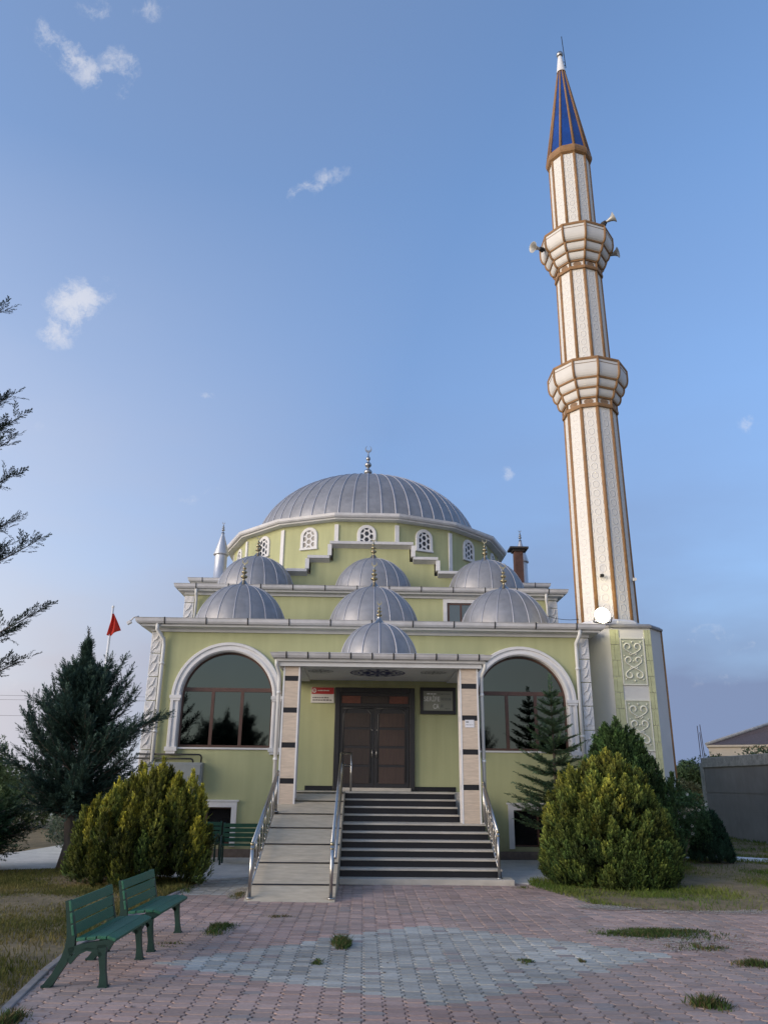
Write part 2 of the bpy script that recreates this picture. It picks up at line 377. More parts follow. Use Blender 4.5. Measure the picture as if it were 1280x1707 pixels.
sd = bpy.data.lights.new('sun', 'SUN'); so = bpy.data.objects.new('sun', sd); COL.objects.link(so)
sd.energy = 1.12; sd.angle = math.radians(40); sd.color = (1,.84,.68)
sv = Vector((math.sin(SUN_AZ)*math.cos(SUN_EL), math.cos(SUN_AZ)*math.cos(SUN_EL), math.sin(SUN_EL)))
so.rotation_euler = sv.to_track_quat('Z', 'Y').to_euler(); so.location = (-40,0,20)
ld = bpy.data.lights.new('floodlight_bulb', 'POINT'); lo = bpy.data.objects.new('floodlight_bulb', ld); COL.objects.link(lo); lo.location = (6.40, 20.60, 6.14); ld.energy = 16; ld.color = (1,.85,.5); ld.shadow_soft_size = .12
sc.view_settings.view_transform = 'Standard'; sc.view_settings.look = 'None'; sc.view_settings.exposure = 1.45; sc.view_settings.gamma = 1
sc.cycles.use_denoising = True; sc.cycles.max_bounces = 6
#MARK_GEOMETRY

# ================================================================== MOSQUE
YF = 20.5                                    # narthex front wall
mq = thing('mosque', 'pale green domed mosque with white trim, big arched windows and raised porch', 'mosque', (.2, 24, 0))
def part(name, mb, mats, parent=None, bevel=0): return mb.build(name, mats, parent or mq, bevel=bevel)

def rect(x0, x1, y0, y1): return [(x0,y0),(x1,y0),(x1,y1),(x0,y1)]
def arch_path(cx, R, z0, zs, off=0, n=28):
    P = [(cx-R-off, z0), (cx-R-off, zs)]
    P += [(cx-(R+off)*math.cos(t), zs+(R+off)*math.sin(t)) for t in np.linspace(0, PI, n)[1:-1]]
    return P + [(cx+R+off, zs), (cx+R+off, z0)]
def sheet_with_holes(mb, outer, holes, y, depth, mi=0):
    """a wall face in the plane y with openings, each with reveals going back by depth"""
    bm = bmesh.new(); edges = []
    for loop in [outer]+holes:
        vs = [bm.verts.new((x, y, z)) for x, z in loop]
        edges += [bm.edges.new((vs[i], vs[(i+1)%len(vs)])) for i in range(len(vs))]
    bmesh.ops.triangle_fill(bm, use_beauty=True, use_dissolve=False, edges=edges, normal=(0,-1,0))
    bm.verts.ensure_lookup_table()
    mb.add([v.co[:] for v in bm.verts], [[v.index for v in fc.verts] for fc in bm.faces], mi); bm.free()
    for h in holes:
        n = len(h); mb.add([(x,y,z) for x,z in h]+[(x,y+depth,z) for x,z in h], [(i,(i+1)%n,n+(i+1)%n,n+i) for i in range(n)], mi)

# --- walls
XL, XR = -5.55, 5.85
WIN = [(-3.52, 1.17), (4.05, 1.17)]
ZSILL, ZSPR = 2.54, 3.76
BAS = [(-3.82, .62), (4.33, .62)]
DX0, DX1, DZ1 = -.62, 1.15, 3.92
holes = [arch_path(cx, R, ZSILL, ZSPR) for cx, R in WIN]
holes += [[(cx-h,.30),(cx-h,1.14),(cx+h,1.14),(cx+h,.30)] for cx, h in BAS]
mb = MB(); sheet_with_holes(mb, [(XL,0),(XR,0),(XR,5.5),(XL,5.5)], holes, YF, .22)
mb.add([(XL,YF,0),(XL,25,0),(XL,25,5.5),(XL,YF,5.5)], [(0,1,2,3)]); mb.add([(XR,YF,0),(XR,25,0),(XR,25,5.5),(XR,YF,5.5)], [(3,2,1,0)])
mb.box(XL+.3, XR-.3, YF+.35, 25, .1, 5.4)
part('front_wall', mb, M['green'])
mb = MB(); mb.box(-5.75, 6.1, 24.6, 29, 0, 7.42); part('upper_wall', mb, M['green'])
mb = MB(); mb.box(-6.2, 6.45, 28.2, 39, 0, 8.55)
part('hall_wall', mb, M['green'])
mb = MB(); mb.extrude([(-2.70,7.2),(3.10,7.2),(3.10,8.72),(2.40,8.72),(2.40,9.22),(1.52,9.22),(1.52,9.76),(-1.22,9.76),(-1.22,9.22),(-2.0,9.22),(-2.0,8.72),(-2.70,8.72)], 'y', 26.95, 28.35)
gable = part('stepped_gable', mb, M['green'])
for x0, x1, z in ((-2.85,-2.12,8.72),(-2.12,-1.34,9.22),(-1.34,1.64,9.76),(1.64,2.52,9.22),(2.52,3.25,8.72)):
    mb = MB(); mb.extrude([(26.78,z+.02),(26.95,z-.07),(26.95,z+.003),(28.3,z+.003),(28.3,z+.06),(26.76,z+.15),(26.72,z+.13),(26.72,z+.04)], 'x', x0, x1)
    c = part('coping', mb, M['gutter'], gable)
for x, z0, z1 in ((-2.12,8.87,9.24),(-1.34,9.37,9.78),(1.64,9.37,9.78),(2.52,8.87,9.24)):
    mb = MB(); mb.box(x-.07, x+.07, 26.74, 28.2, z0, z1); part('riser_cap', mb, M['white'], gable)

# --- eaves and gutters
def eave(poly, z, out, name, front_xs, y_front, h=.16):
    mb = MB()
    mb.ringsweep(poly, [(.0,z-.14),(.05,z-.14),(.05,z-.06),(out-.08,z-.04),(out-.08,z+.02),(out-.02,z+.02)], 0)
    mb.ringsweep(poly, [(out-.085,z+.02),(out,z+.022),(out+.035,z+.07),(out+.05,z+h-.02),(out+.065,z+h),(out+.02,z+h+.005),(out-.02,z+h-.03),(.1,z+h+.03),(-.2,z+h+.08)], 1)
    g = part(name, mb, [M['soffit'], M['gutter']])
    for x in front_xs:
        mb = MB(); y = y_front-out
        mb.extrude([(y+.01,z+.0),(y-.045,z+.065),(y-.068,z+h+.012),(y-.02,z+h+.012),(y-.02,z+h+.004),(y-.058,z+h+.001),(y-.037,z+.07),(y+.01,z+.01)], 'x', x-.014, x+.014)
        part('gutter_strap', mb, M['strap'], g)
    return g
NX = [XL-.2+.55+i*1.07 for i in range(11)]
eave(rect(XL, XR, YF, 25), 5.57, .36, 'front_eave', NX, YF)
eave(rect(-5.75, 6.1, 24.6, 29), 7.50, .30, 'upper_eave', [-5.4+i*1.02 for i in range(12)], 24.6)
eave(rect(-6.2, 6.45, 28.2, 39), 8.60, .28, 'hall_eave', [-6,-5.1,-4.2,4.6,5.4,6.2], 28.2)
mb = MB(); mb.box(XL+.1, XR-.1, YF+.1, 24.6, 5.5, 5.74); part('front_roof', mb, M['zinc'])
mb = MB(); mb.box(-5.65, 6.0, 24.7, 28.2, 7.4, 7.68); part('upper_roof', mb, M['zinc'])
mb = MB(); mb.box(-6.1, 6.35, 28.36, 38.9, 8.5, 8.76); part('hall_roof', mb, M['zinc'])

# --- finials and domes
def finial(parent, x, y, z, h, m, horn_tilt=0):
    mb = MB(); s = h; w5 = 1.45 if h < 1 else 1.0
    mb.lathe([(.10*s,0),(.075*s,.05*s),(.035*s,.14*s),(.03*s,.20*s),(.085*s,.25*s),(.10*s,.29*s),(.085*s,.33*s),(.03*s,.37*s),(.03*s,.40*s),(.070*s,.44*s),(.082*s,.475*s),(.070*s,.51*s),(.025*s,.55*s),
              (.025*s,.58*s),(.050*s,.61*s),(.055*s,.635*s),(.048*s,.66*s),(.016*s,.70*s),(.014*s,.80*s)], (x,y,z), 12)
    mb.v = [(x+(p[0]-x)*w5, y+(p[1]-y)*w5, p[2]) for p in mb.v]
    # crescent, horns upward
    R, w = .115*min(s,1.35), .045*min(s,1.35); cz = z+.80*s+R*.95; n = 22
    out = [(x+R*math.cos(t), cz+R*math.sin(t)) for t in np.linspace(math.radians(118), math.radians(422), n)]
    inn = [(x+(R-w*math.sin(PI*k/(n-1))**.8-.001)*math.cos(t), cz+.012*s+(R-w*math.sin(PI*k/(n-1))**.8-.001)*math.sin(t)) for k, t in enumerate(np.linspace(math.radians(118), math.radians(422), n))]
    th = .016*s
    for k in range(n-1):
        a, b, c, d = out[k], out[k+1], inn[k+1], inn[k]
        P = [(q[0], y-th, q[1]) for q in (a,b,c,d)] + [(q[0], y+th, q[1]) for q in (a,b,c,d)]
        mb.add(P, [(0,1,2,3),(7,6,5,4),(0,4,5,1),(1,5,6,2),(2,6,7,3),(3,7,4,0)])
    return part('finial', mb, m, parent)
def dome(name, x, y, z, a, h, nribs, fh, fm, rib=.015, ph=0, flare=.30, n=1.0):
    mb = MB(); K = 22
    prof = [(a*math.cos(t)**n, h*math.sin(t)) for t in np.linspace(0, PI/2-.02, K)] + [(.0005, h*1.001)]
    if flare: prof = [(a*1.03, -flare), (a*1.03, -.02)] + prof
    mb.lathe(prof, (x,y,z), 72, 0)
    for k in range(nribs):
        t = 2*PI*k/nribs + ph; c, s_ = math.cos(t), math.sin(t)
        pts = [(x+(r_+.004)*c, y+(r_+.004)*s_, z+z_+.004) for r_, z_ in prof[2 if flare else 0:-2]]
        mb.tube(pts, [rib*(1-.45*i/len(pts)) for i in range(len(pts))], 6, 1, caps=False)
    d = part(name, mb, [M['zinc'], M['seam']])
    mb = MB(); mb.lathe([(.30*fh/.7,-.055),(.20*fh/.7,.0),(.11*fh/.7,.07),(.065*fh/.7,.14),(.05,.16)], (x,y,z+h), 12); part('finial_collar', mb, M['silver'], d)
    finial(d, x, y, z+h+(.06 if fh < 1 else .02), fh, fm)
    return d
for x in (-3.62, .22, 4.06): dome('front_dome', x, 22.5, 5.78, 1.32, 1.40, 18, .74, M['brass'], ph=PI/2)
for x in (-3.76, .22, 4.08): dome('rear_dome', x, 26.0, 7.70, 1.32, 1.33, 18, .74, M['brass'], ph=PI/2)

# --- drum: sixteen sides
DC = (-.03, 33.2); DR = 5.72
drum_poly = [(DC[0]+DR*math.cos(2*PI*(k+.5)/16), DC[1]+DR*math.sin(2*PI*(k+.5)/16)) for k in range(16)]
mb = MB(); mb.ringsweep(drum_poly, [(0,7.8),(0,11.0)]); drum = part('drum', mb, M['green'])
mb = MB(); mb.ringsweep(drum_poly, [(0,10.915),(.26,10.935),(.26,10.99)], 0)
mb.ringsweep(drum_poly, [(.255,10.99),(.34,11.0),(.375,11.05),(.385,11.14),(.35,11.15),(.30,11.12),(-.25,11.22),(-.5,11.26)], 1)
part('drum_eave', mb, [M['soffit'], M['gutter']])
mb = MB(); mb.ringsweep(drum_poly, [(.02,8.70),(.30,8.74),(.30,8.80),(.004,9.02)], 0); part('drum_flashing', mb, M['zinc'])
for k in range(16):
    x, y = drum_poly[k]; t = 2*PI*(k+.5)/16; e = Vector((math.cos(t), math.sin(t), 0)); g = Vector((-e.y, e.x, 0))
    mb = MB(); mb.cbox((x+e.x*-.03, y+e.y*-.03, 9.75), g*.075, e*.07, (0,0,1.045)); part('drum_pilaster', mb, M['white'], drum)
def frame_of(k):
    a = np.array(drum_poly[k-1]); b = np.array(drum_poly[k]); c = (a+b)/2; t = (b-a)/np.hypot(*(b-a)); n = np.array([t[1], -t[0]])
    return c, t, n
for k in range(16):
    c, t, n = frame_of(k)
    if n[1] > .3: continue
    def W(u_, d, z): return (c[0]+t[0]*u_+n[0]*d, c[1]+t[1]*u_+n[1]*d, z)
    z0, zs, R = 9.98, 10.44, .235
    ow = part('drum_window', (lambda b: (b.add([W(u_,.012,z) for u_,z in arch_path(0,R,z0,zs,0,12)], [tuple(range(14))]), b)[1])(MB()), M['darkroom'])
    mb = MB(); P = lambda off, d: [W(u_,d,z) for u_,z in arch_path(0,R,z0-off*.5,zs,off,16)]
    mb.sweep_paths([P(-.005,.01),P(-.005,.055),P(.10,.055),P(.12,.035),P(.12,.0)])
    mb.cbox(W(0,.04,z0-.03), Vector((t[0],t[1],0))*.36, Vector((n[0],n[1],0))*.04, (0,0,.035))
    part('window_surround', mb, M['white'], ow)
    mb = MB(); hx = .128
    for i in range(-3,4):
        for j in range(-1,9):
            cx_ = i*hx*1.5*.95; cz_ = z0+.02+j*hx*1.78+(hx*.89 if i%2 else 0)
            if abs(cx_) > R+.02 or (cz_ > zs and math.hypot(cx_, cz_-zs) > R+.02) or cz_ < z0-.03: continue
            o_ = [(cx_+hx*.95*math.cos(q)*1.0, cz_+hx*1.03*math.sin(q)) for q in np.linspace(0,2*PI,7)[:-1]]
            i_ = [(cx_+hx*.68*math.cos(q), cz_+hx*.76*math.sin(q)) for q in np.linspace(0,2*PI,7)[:-1]]
            def clampp(u_, z):
                z = max(z, z0)
                if z > zs:
                    l = math.hypot(u_, z-zs)
                    if l > R: u_, z = u_*R/l, zs+(z-zs)*R/l
                return (max(-R, min(R, u_)), z)
            o_ = [clampp(*q) for q in o_]; i_ = [clampp(*q) for q in i_]
            mb.add([W(q[0],.032,q[1]) for q in o_+i_]+[W(q[0],.013,q[1]) for q in i_], [(a,(a+1)%6,6+(a+1)%6,6+a) for a in range(6)]+[(6+a,6+(a+1)%6,12+(a+1)%6,12+a) for a in range(6)])
    part('window_lattice', mb, M['white'], ow)
dome('main_dome', DC[0], DC[1], 11.2, 4.86, 3.40, 54, 1.95, M['silver'], rib=.030, ph=PI/2, flare=False)

# --- roof turrets and chimney
def turret(x, y):
    mb = MB(); mb.lathe([(.27,8.62),(.27,8.74),(.24,8.76),(.235,9.86)], (x,y,0), 16); t = part('roof_turret', mb, M['turret'])
    mb = MB(); n = 20
    mb.lathe([(.24,9.84),(.29,9.86),(.29,9.90),(.03,10.78)], (x,y,0), n, 0, True); part('turret_cap', mb, M['turret'], t)
    finial(t, x, y, 10.74, .46, M['silver'])
turret(-5.55, 28.75); turret(5.97, 29.1)
mb = MB(); mb.box(5.52, 5.84, 28.05, 28.37, 8.1, 10.02); ch = part('chimney', mb, M['brick'], bevel=.01)
mb = MB(); mb.box(5.34, 6.03, 27.9, 28.55, 10.10, 10.17); mb.box(5.46, 5.90, 28.0, 28.42, 10.02, 10.10)
part('chimney_cap', mb, M['rust'], ch)

# --- upper wall: corner stones, pipe, window
def quoin(name, x0, x1, y, z0, z1, h, side=1):
    mb = MB(); z = z0; i = 0; bl = []
    while z < z1-.05:
        zz = min(z+h, z1); mb.box(x0-.02, x1+.02, y-.035, y+.30, z+.008, zz-.008); bl.append((z+.008, zz-.008)); z = zz; i += 1
    q = part(name, mb, M['quoin'], bevel=.012)
    rel = MB(); w_ = x1-x0
    for a, b in bl:
        h_ = b-a
        if h_ < .3: continue
        for s, ph in ((1,0),(1,.45)):
            rel.tube([(x0+w_*(.12+.76*t), y-.036, a+h_*(.06+.50*t+ph*.9+.05*math.sin(t*9))) for t in np.linspace(0,1,8)], [.004+.024*math.sin(PI*t) for t in np.linspace(0,1,8)], 6)
    part('block_relief', rel, M['quoin'], q)
    return q
quoin('corner_quoin', XL-.01, XL+.22, YF, .06, 5.42, .60)
quoin('corner_quoin', XR-.22, XR+.01, YF, .06, 5.42, .60)
quoin('corner_quoin', -5.77, -5.50, 24.6, 5.9, 7.34, .6)
quoin('corner_quoin', 5.88, 6.12, 24.6, 5.9, 7.34, .6)
def pipe(pts, r_=.05, m='pipe', name='downpipe', collars=()):
    mb = MB(); mb.tube(pts, r_, 10)
    for z in collars:
        mb.tube([(pts[-1][0], pts[-1][1], z-.03), (pts[-1][0], pts[-1][1], z+.03)], r_*1.25, 10)
    return part(name, mb, M[m])
pipe([(XL+.16,YF-.30,5.60),(XL+.16,YF-.30,5.44),(XL+.30,YF-.10,5.22),(XL+.32,YF-.09,5.05),(XL+.32,YF-.09,.1)], collars=(1.2,2.9,4.6))
pipe([(XR-.26,YF-.30,5.60),(XR-.26,YF-.30,5.46),(XR-.32,YF-.10,5.26),(XR-.32,YF-.09,5.1),(XR-.32,YF-.09,.1)], collars=(1.2,2.9,4.6))
pipe([(5.75,24.35,7.52),(5.75,24.38,7.35),(5.80,24.5,7.15),(5.80,24.5,5.8)], .045)
pipe([(-5.4,24.35,7.52),(-5.4,24.38,7.35),(-5.40,24.5,7.2),(-5.40,24.5,5.8)], .045)
mb = MB(); mb.box(2.58, 3.55, 24.585, 24.6, 6.35, 7.22); uw = part('upper_window', mb, M['glass2'])
mb = MB()
for a in ((2.46,2.58,24.54,24.6,6.3,7.34),(3.55,3.67,24.54,24.6,6.3,7.34),(2.58,3.55,24.54,24.6,7.22,7.34)): mb.box(*a)
part('window_surround', mb, M['white'], uw)
mb = MB(); mb.box(2.60,2.66,24.565,24.585,6.36,7.21); mb.box(3.0,3.06,24.565,24.585,6.36,7.16); mb.box(2.66,3.5,24.563,24.585,7.16,7.21); part('window_frame', mb, M['brownframe'], uw)

# --- big arched windows
for cx, R in WIN:
    mb = MB(); yb = YF+.16; w_ = .05
    Pth = lambda off, y: [(x,y,z) for x,z in arch_path(cx, R, ZSILL, ZSPR, off, 30)]
    mb.sweep_paths([Pth(-.002,yb+.03),Pth(-.002,yb-.03),Pth(-w_,yb-.03),Pth(-w_,yb+.03)])
    mb.box(cx-R+w_, cx+R-w_, yb-.028, yb+.03, ZSILL, ZSILL+.06)
    ZT = 3.98; half = math.sqrt(R*R-(ZT-ZSPR)**2)-w_
    mb.box(cx-half, cx+half, yb-.028, yb+.03, ZT-.06, ZT+.04)
    xs = [cx-R+w_+ (2*R-2*w_)*t for t in (1/3, 2/3)]
    for x in xs: mb.box(x-.04, x+.04, yb-.026, yb+.03, ZSILL+.06, ZT-.06)
    aw = part('arched_window', mb, M['brownframe'])
    ed = [cx-R+w_]+xs+[cx+R-w_]
    for i in range(3):
        a, b = ed[i]+(.04 if i else 0), ed[i+1]-(.04 if i<2 else 0); tl = (.004,-.003,.005)[i]
        mb = MB(); mb.add([(a,yb,ZSILL+.06),(b,yb+tl,ZSILL+.06),(b,yb+tl,ZT-.06),(a,yb,ZT-.06)], [(0,1,2,3)]); part('pane', mb, M['glass'], aw)
    mb = MB(); ang = math.asin((ZT+.04-ZSPR)/(R-w_)); pts = [(cx-(R-w_)*math.cos(t), yb, ZSPR+(R-w_)*math.sin(t)) for t in np.linspace(ang, PI-ang, 30)]
    mb.add(pts, [tuple(range(len(pts)))]); part('pane', mb, M['glass'], aw)
    mb = MB()
    mb.sweep_paths([Pth(-.004,yb-.03),Pth(-.004,YF-.05),Pth(.03,YF-.09),Pth(.075,YF-.09),Pth(.085,YF-.065),Pth(.15,YF-.065),Pth(.16,YF-.10),Pth(.22,YF-.10),Pth(.24,YF-.05),Pth(.24,YF)])
    for s in (-1, 1):
        x = cx+s*(R+.115)
        mb.box(x-.145, x+.145, YF-.12, YF-.002, ZSPR-.035, ZSPR+.045); mb.box(x-.125, x+.125, YF-.108, YF-.002, ZSPR-.09, ZSPR-.035)
        mb.box(x-.15, x+.15, YF-.13, YF-.002, ZSILL-.10, ZSILL+.0); mb.box(x-.115, x+.115, YF-.11, YF-.002, ZSILL-.16, ZSILL-.10)
    mb.box(cx-R+.005, cx+R-.005, YF-.03, yb-.03, ZSILL-.045, ZSILL-.004)
    part('window_surround', mb, M['white'], aw)
# --- basement windows
for cx, h in BAS:
    mb = MB(); mb.box(cx-h, cx+h, YF+.13, YF+.15, .30, 1.14); bw = part('basement_window', mb, M['darkroom'])
    mb = MB()
    for x0, x1, z0, z1 in ((cx-h-.13,cx-h,.26,1.27),(cx+h,cx+h+.13,.26,1.27),(cx-h,cx+h,1.14,1.27)):
        mb.box(x0, x1, YF-.05, YF+.12, z0, z1)
    mb.box(cx-h-.17, cx+h+.17, YF-.07, YF-.002, 1.272, 1.31)
    part('window_surround', mb, M['white'], bw)
    mb = MB(); mb.box(cx-.025, cx+.025, YF+.10, YF+.129, .302, 1.138); mb.box(cx-h+.002,cx+h-.002,YF+.10,YF+.128,.302,.34); mb.box(cx-h+.002,cx+h-.002,YF+.10,YF+.128,1.10,1.138); part('window_frame', mb, M['brownframe'], bw)
mb = MB(); mb.box(XL-.03, -1.85, YF-.04, YF-.002, 0, .20); mb.box(2.62, XR+.03, YF-.04, YF-.002, 0, .20)
part('plinth', mb, M['plinth'])

# --- porch: floor, columns, roof, ceiling
ZF = 1.55
mb = MB(); mb.box(-1.80, 2.52, 18.9+.03, YF-.002, .02, ZF-.004); mb.box(2.11, 2.52, 17.43, 18.93, .02, .93)
part('porch_base', mb, M['marble'])
mb = MB(); mb.box(-.40, 2.10, 18.88, YF-.05, ZF-.035, ZF); mb.box(-1.80,-.402,18.9,YF-.05,ZF-.035,ZF-.002); part('porch_floor', mb, M['tread'])
mb = MB(); mb.box(-1.44, DX0-.14, YF-.02, YF-.002, ZF+.0, ZF+.11); mb.box(DX1+.14, 2.3, YF-.02, YF-.002, ZF+.0, ZF+.11); part('skirting', mb, M['granite'])
def column(x0, x1, zb, bands):
    y0, y1 = 17.5, 17.87
    mb = MB(); zz = sorted(bands)
    zs_ = [zb]+[z for b in zz for z in (b-.055, b+.055)]+[4.2]
    for i in range(0, len(zs_), 2): mb.box(x0+.035, x1-.035, y0, y1, zs_[i], zs_[i+1])
    c = part('porch_column', mb, M['travertine'], bevel=.004)
    for b in zz:
        mb = MB(); mb.box(x0+.037, x1-.037, y0+.004, y1-.004, b-.055, b+.055); part('granite_band', mb, M['granite'], c)
    for x in (x0, x1-.035):
        for y in (y0-.006, y1-.03):
            mb = MB(); mb.box(x, x+.035, y, y+.036, zb, 4.2); part('corner_strip', mb, M['white'], c)
column(-1.80, -1.43, 1.15, (3.90,3.22,2.49,1.76)); column(2.09, 2.50, .955, (3.78,3.10,2.39,1.67))
PX0, PX1, PY0 = -1.83, 2.53, 17.46
mb = MB(); mb.box(PX0, PX1, PY0, YF-.002, 4.235, 4.36); mb.box(PX0-.02, PX1+.02, PY0-.02, PY0+.45, 4.2, 4.235)
mb.box(PX0-.02, PX0+.42, PY0+.45, YF-.002, 4.2, 4.235); mb.box(PX1-.42, PX1+.02, PY0+.45, YF-.002, 4.2, 4.235)
pr = part('porch_roof', mb, M['soffit'])
eave(rect(PX0, PX1, PY0, YF-.01), 4.30, .20, 'porch_eave', [PX0+.1+i*.47 for i in range(10)], PY0, h=.13)
# painted ceiling rosettes: rings and petals as thin painted relief
def rosette(cx, cy, R, m1, n):
    mb = MB(); z = 4.231
    def ring(r0, r1, a, b, k=48):
        mb.add([(cx+r_*math.cos(t)*1.0, cy+r_*math.sin(t)*1.0, z) for r_ in (r0,r1) for t in np.linspace(a,b,k)], [(i,i+1,k+i+1,k+i) for i in range(k-1)])
    ring(R*.94, R, 0, 2*PI); ring(R*.66, R*.72, 0, 2*PI); ring(R*.0+.01, R*.2, 0, 2*PI)
    for k in range(n):
        t = 2*PI*k/n
        for (rm, ra, rb) in ((.83,.095,.075),(.44,.17,.075)):
            mb.add([(cx+R*(rm*math.cos(t)+ra*math.cos(q)*math.cos(t)-rb*math.sin(q)*math.sin(t)), cy+R*(rm*math.sin(t)+ra*math.cos(q)*math.sin(t)+rb*math.sin(q)*math.cos(t)), z-.002) for q in np.linspace(0,2*PI,13)[:-1]], [tuple(range(12))])
    return part('ceiling_rosette', mb, m1, pr)
rosette(.30, 18.95, .66, M['ornblue'], 16)
for x in (-1.05, 1.62): rosette(x, 18.75, .30, M['orngrey'], 8)
dome('porch_dome', .32, 18.75, 4.44, .92, .95, 14, .50, M['brass'], rib=.018, ph=PI/2, flare=.07)
pipe([(PX0-.12,PY0-.08,4.30),(PX0-.12,PY0-.06,4.18),(PX0-.07,PY0+.10,4.02),(PX0-.06,PY0+.14,3.9),(PX0-.06,PY0+.14,.9)], .04, collars=(3.6,2.2))
pipe([(PX1+.12,PY0-.08,4.30),(PX1+.12,PY0-.06,4.18),(PX1+.07,PY0+.10,4.02),(PX1+.06,PY0+.14,3.9),(PX1+.06,PY0+.14,1.0)], .04, collars=(3.6,2.2))

# --- entrance door
mb = MB(); y0 = YF-.09
for a in ((DX0-.13,DX0,1.56,DZ1+.13),(DX1,DX1+.13,1.56,DZ1+.13),(DX0,DX1,DZ1,DZ1+.13)): mb.box(a[0],a[1],y0,YF-.003,a[2],a[3])
dr = part('entrance_door', mb, M['doorframe'], bevel=.008)
mb = MB(); mb.box(DX0, DX1, YF-.02, YF-.004, 1.62, DZ1); part('door_back', mb, M['doorframe'], dr)
mb = MB(); mb.box(DX0-.02, DX1+.02, YF-.30, YF-.10, ZF, ZF+.075); mb.box(DX0+.001, DX1-.001, YF-.10, YF-.003, ZF, ZF+.074); part('threshold', mb, M['marble'], dr)
ZTR = 3.58
mb = MB(); mb.box(DX0, DX1, YF-.06, YF-.021, ZTR, ZTR+.07); mb.box(DX0,DX1,YF-.055,YF-.021,DZ1-.07,DZ1); part('transom_bar', mb, M['doorframe'], dr)
for x0, x1, m_ in ((DX0+.04,DX0+.52,'copper'),(DX0+.56,DX1-.56,'doorwood'),(DX1-.52,DX1-.04,'copper')):
    mb = MB(); mb.box(x0, x1, YF-.045, YF-.021, ZTR+.08, DZ1-.08); part('transom_panel', mb, M[m_], dr)
xm = (DX0+DX1)/2
for s in (-1, 1):
    x0, x1 = (DX0+.015, xm-.008) if s < 0 else (xm+.008, DX1-.015)
    mb = MB(); mb.box(x0, x1, YF-.050, YF-.021, 1.63, ZTR-.01); lf = part('door_leaf', mb, M['doorframe'], dr, bevel=.004)
    zs_ = [1.72, 2.17, 2.62, 3.07, 3.47]
    for i in range(4):
        mb = MB(); mb.box(x0+.11, x1-.11, YF-.062, YF-.0501, zs_[i], zs_[i+1]-.06); part('door_panel', mb, M['doorpanel'] if s>0 else M['doorwood'], dr, bevel=.004)
    mb = MB()
    for sx in (-1, 1):
        cx_ = x0+.08 if sx < 0 else x1-.08
        mb.tube([(cx_, YF-.066, 1.75), (cx_, YF-.066, 3.38), (cx_-sx*.10, YF-.066, 3.52)], .010, 6)
    mb.tube([(x0+.05, YF-.066, 3.53), (x1-.05, YF-.066, 3.53)], .008, 6); part('leaf_moulding', mb, M['doormetal'], dr)
    mb = MB(); hx_ = xm+s*.055; mb.tube([(hx_, YF-.05, 2.34),(hx_, YF-.10, 2.34),(hx_, YF-.10, 2.52),(hx_, YF-.05, 2.52)], .011, 8); part('handle', mb, M['steel'], dr)
    mb = MB(); mb.ball((xm+s*.06, YF-.055, 3.0), .016); part('lock', mb, M['steel'], dr)

# --- stairs
st = MB(); st.box(-.40, 2.78, 15.52, 15.95, .0, .10); stairs = part('staircase', st, M['tread'], bevel=.006)
SX0 = -.40
ys = [15.62+i*.3 for i in range(6)]; zr = [.10+.1425*i for i in range(7)]     # six lower risers up to the landing at .955
for i in range(6):
    yb = ys[i]+.22
    mb = MB(); mb.box(SX0, 2.60-.012*i, yb, yb+(.30 if i<5 else .05), zr[i], zr[i+1]-.034); part('riser', mb, M['granite'], stairs)
    mb = MB(); mb.box(SX0, 2.615-.012*i, yb-.02, yb+(.33 if i<5 else .85), zr[i+1]-.034, zr[i+1]); part('tread', mb, M['tread'], stairs, bevel=.005)
mb = MB(); mb.box(SX0+.01, 2.55, 15.9, 19, .0, .09); part('stair_core', mb, M['pconc'], stairs)
ys2 = [18.02+i*.29 for i in range(4)]; zr2 = [.955+.1485*i for i in range(5)]
for i in range(4):
    mb = MB(); mb.box(SX0, 2.085, ys2[i], ys2[i]+(.32 if i<3 else .04), zr2[i], zr2[i+1]-.034); part('riser', mb, M['granite'], stairs)
    if i < 3:
        mb = MB(); mb.box(SX0, 2.087, ys2[i]-.02, ys2[i]+.31, zr2[i+1]-.034, zr2[i+1]); part('tread', mb, M['tread'], stairs, bevel=.005)
# --- ramp
def rz(y): return min(ZF-.006, .3135*(y-13.30))
mb = MB(); ry = [13.30, 18.26]
mb.add([(-1.80,13.30,0),(-.405,13.30,0),(-.405,18.26,rz(18.26)),(-1.80,18.26,rz(18.26)),(-1.80,18.9,rz(18.26)),(-.405,18.9,rz(18.26)),(-1.80,18.9,0),(-.405,18.9,0)],
       [(0,1,2,3),(3,2,5,4),(0,3,4,6),(1,7,5,2)])
ramp = part('ramp', mb, M['rampstone'])
for y in (13.87,14.67,15.44,16.20,16.92,17.65,18.16):
    d = .026; mb = MB(); mb.add([(-1.79,y-d,rz(y-d)+.004),(-.41,y-d,rz(y-d)+.004),(-.41,y+d,rz(y+d)+.004),(-1.79,y+d,rz(y+d)+.004)], [(0,1,2,3)]); part('grip_strip', mb, M['granite'], ramp)

# ================================================================== MINARET
MC = (6.93, 22.05)
mn = thing('minaret', 'tall cream minaret with brown ribs, two balconies and blue pointed roof', 'minaret', (MC[0], MC[1], 0))
def mpart(name, mb, mats, parent=None, bevel=0): return mb.build(name, mats, parent or mn, bevel=bevel)
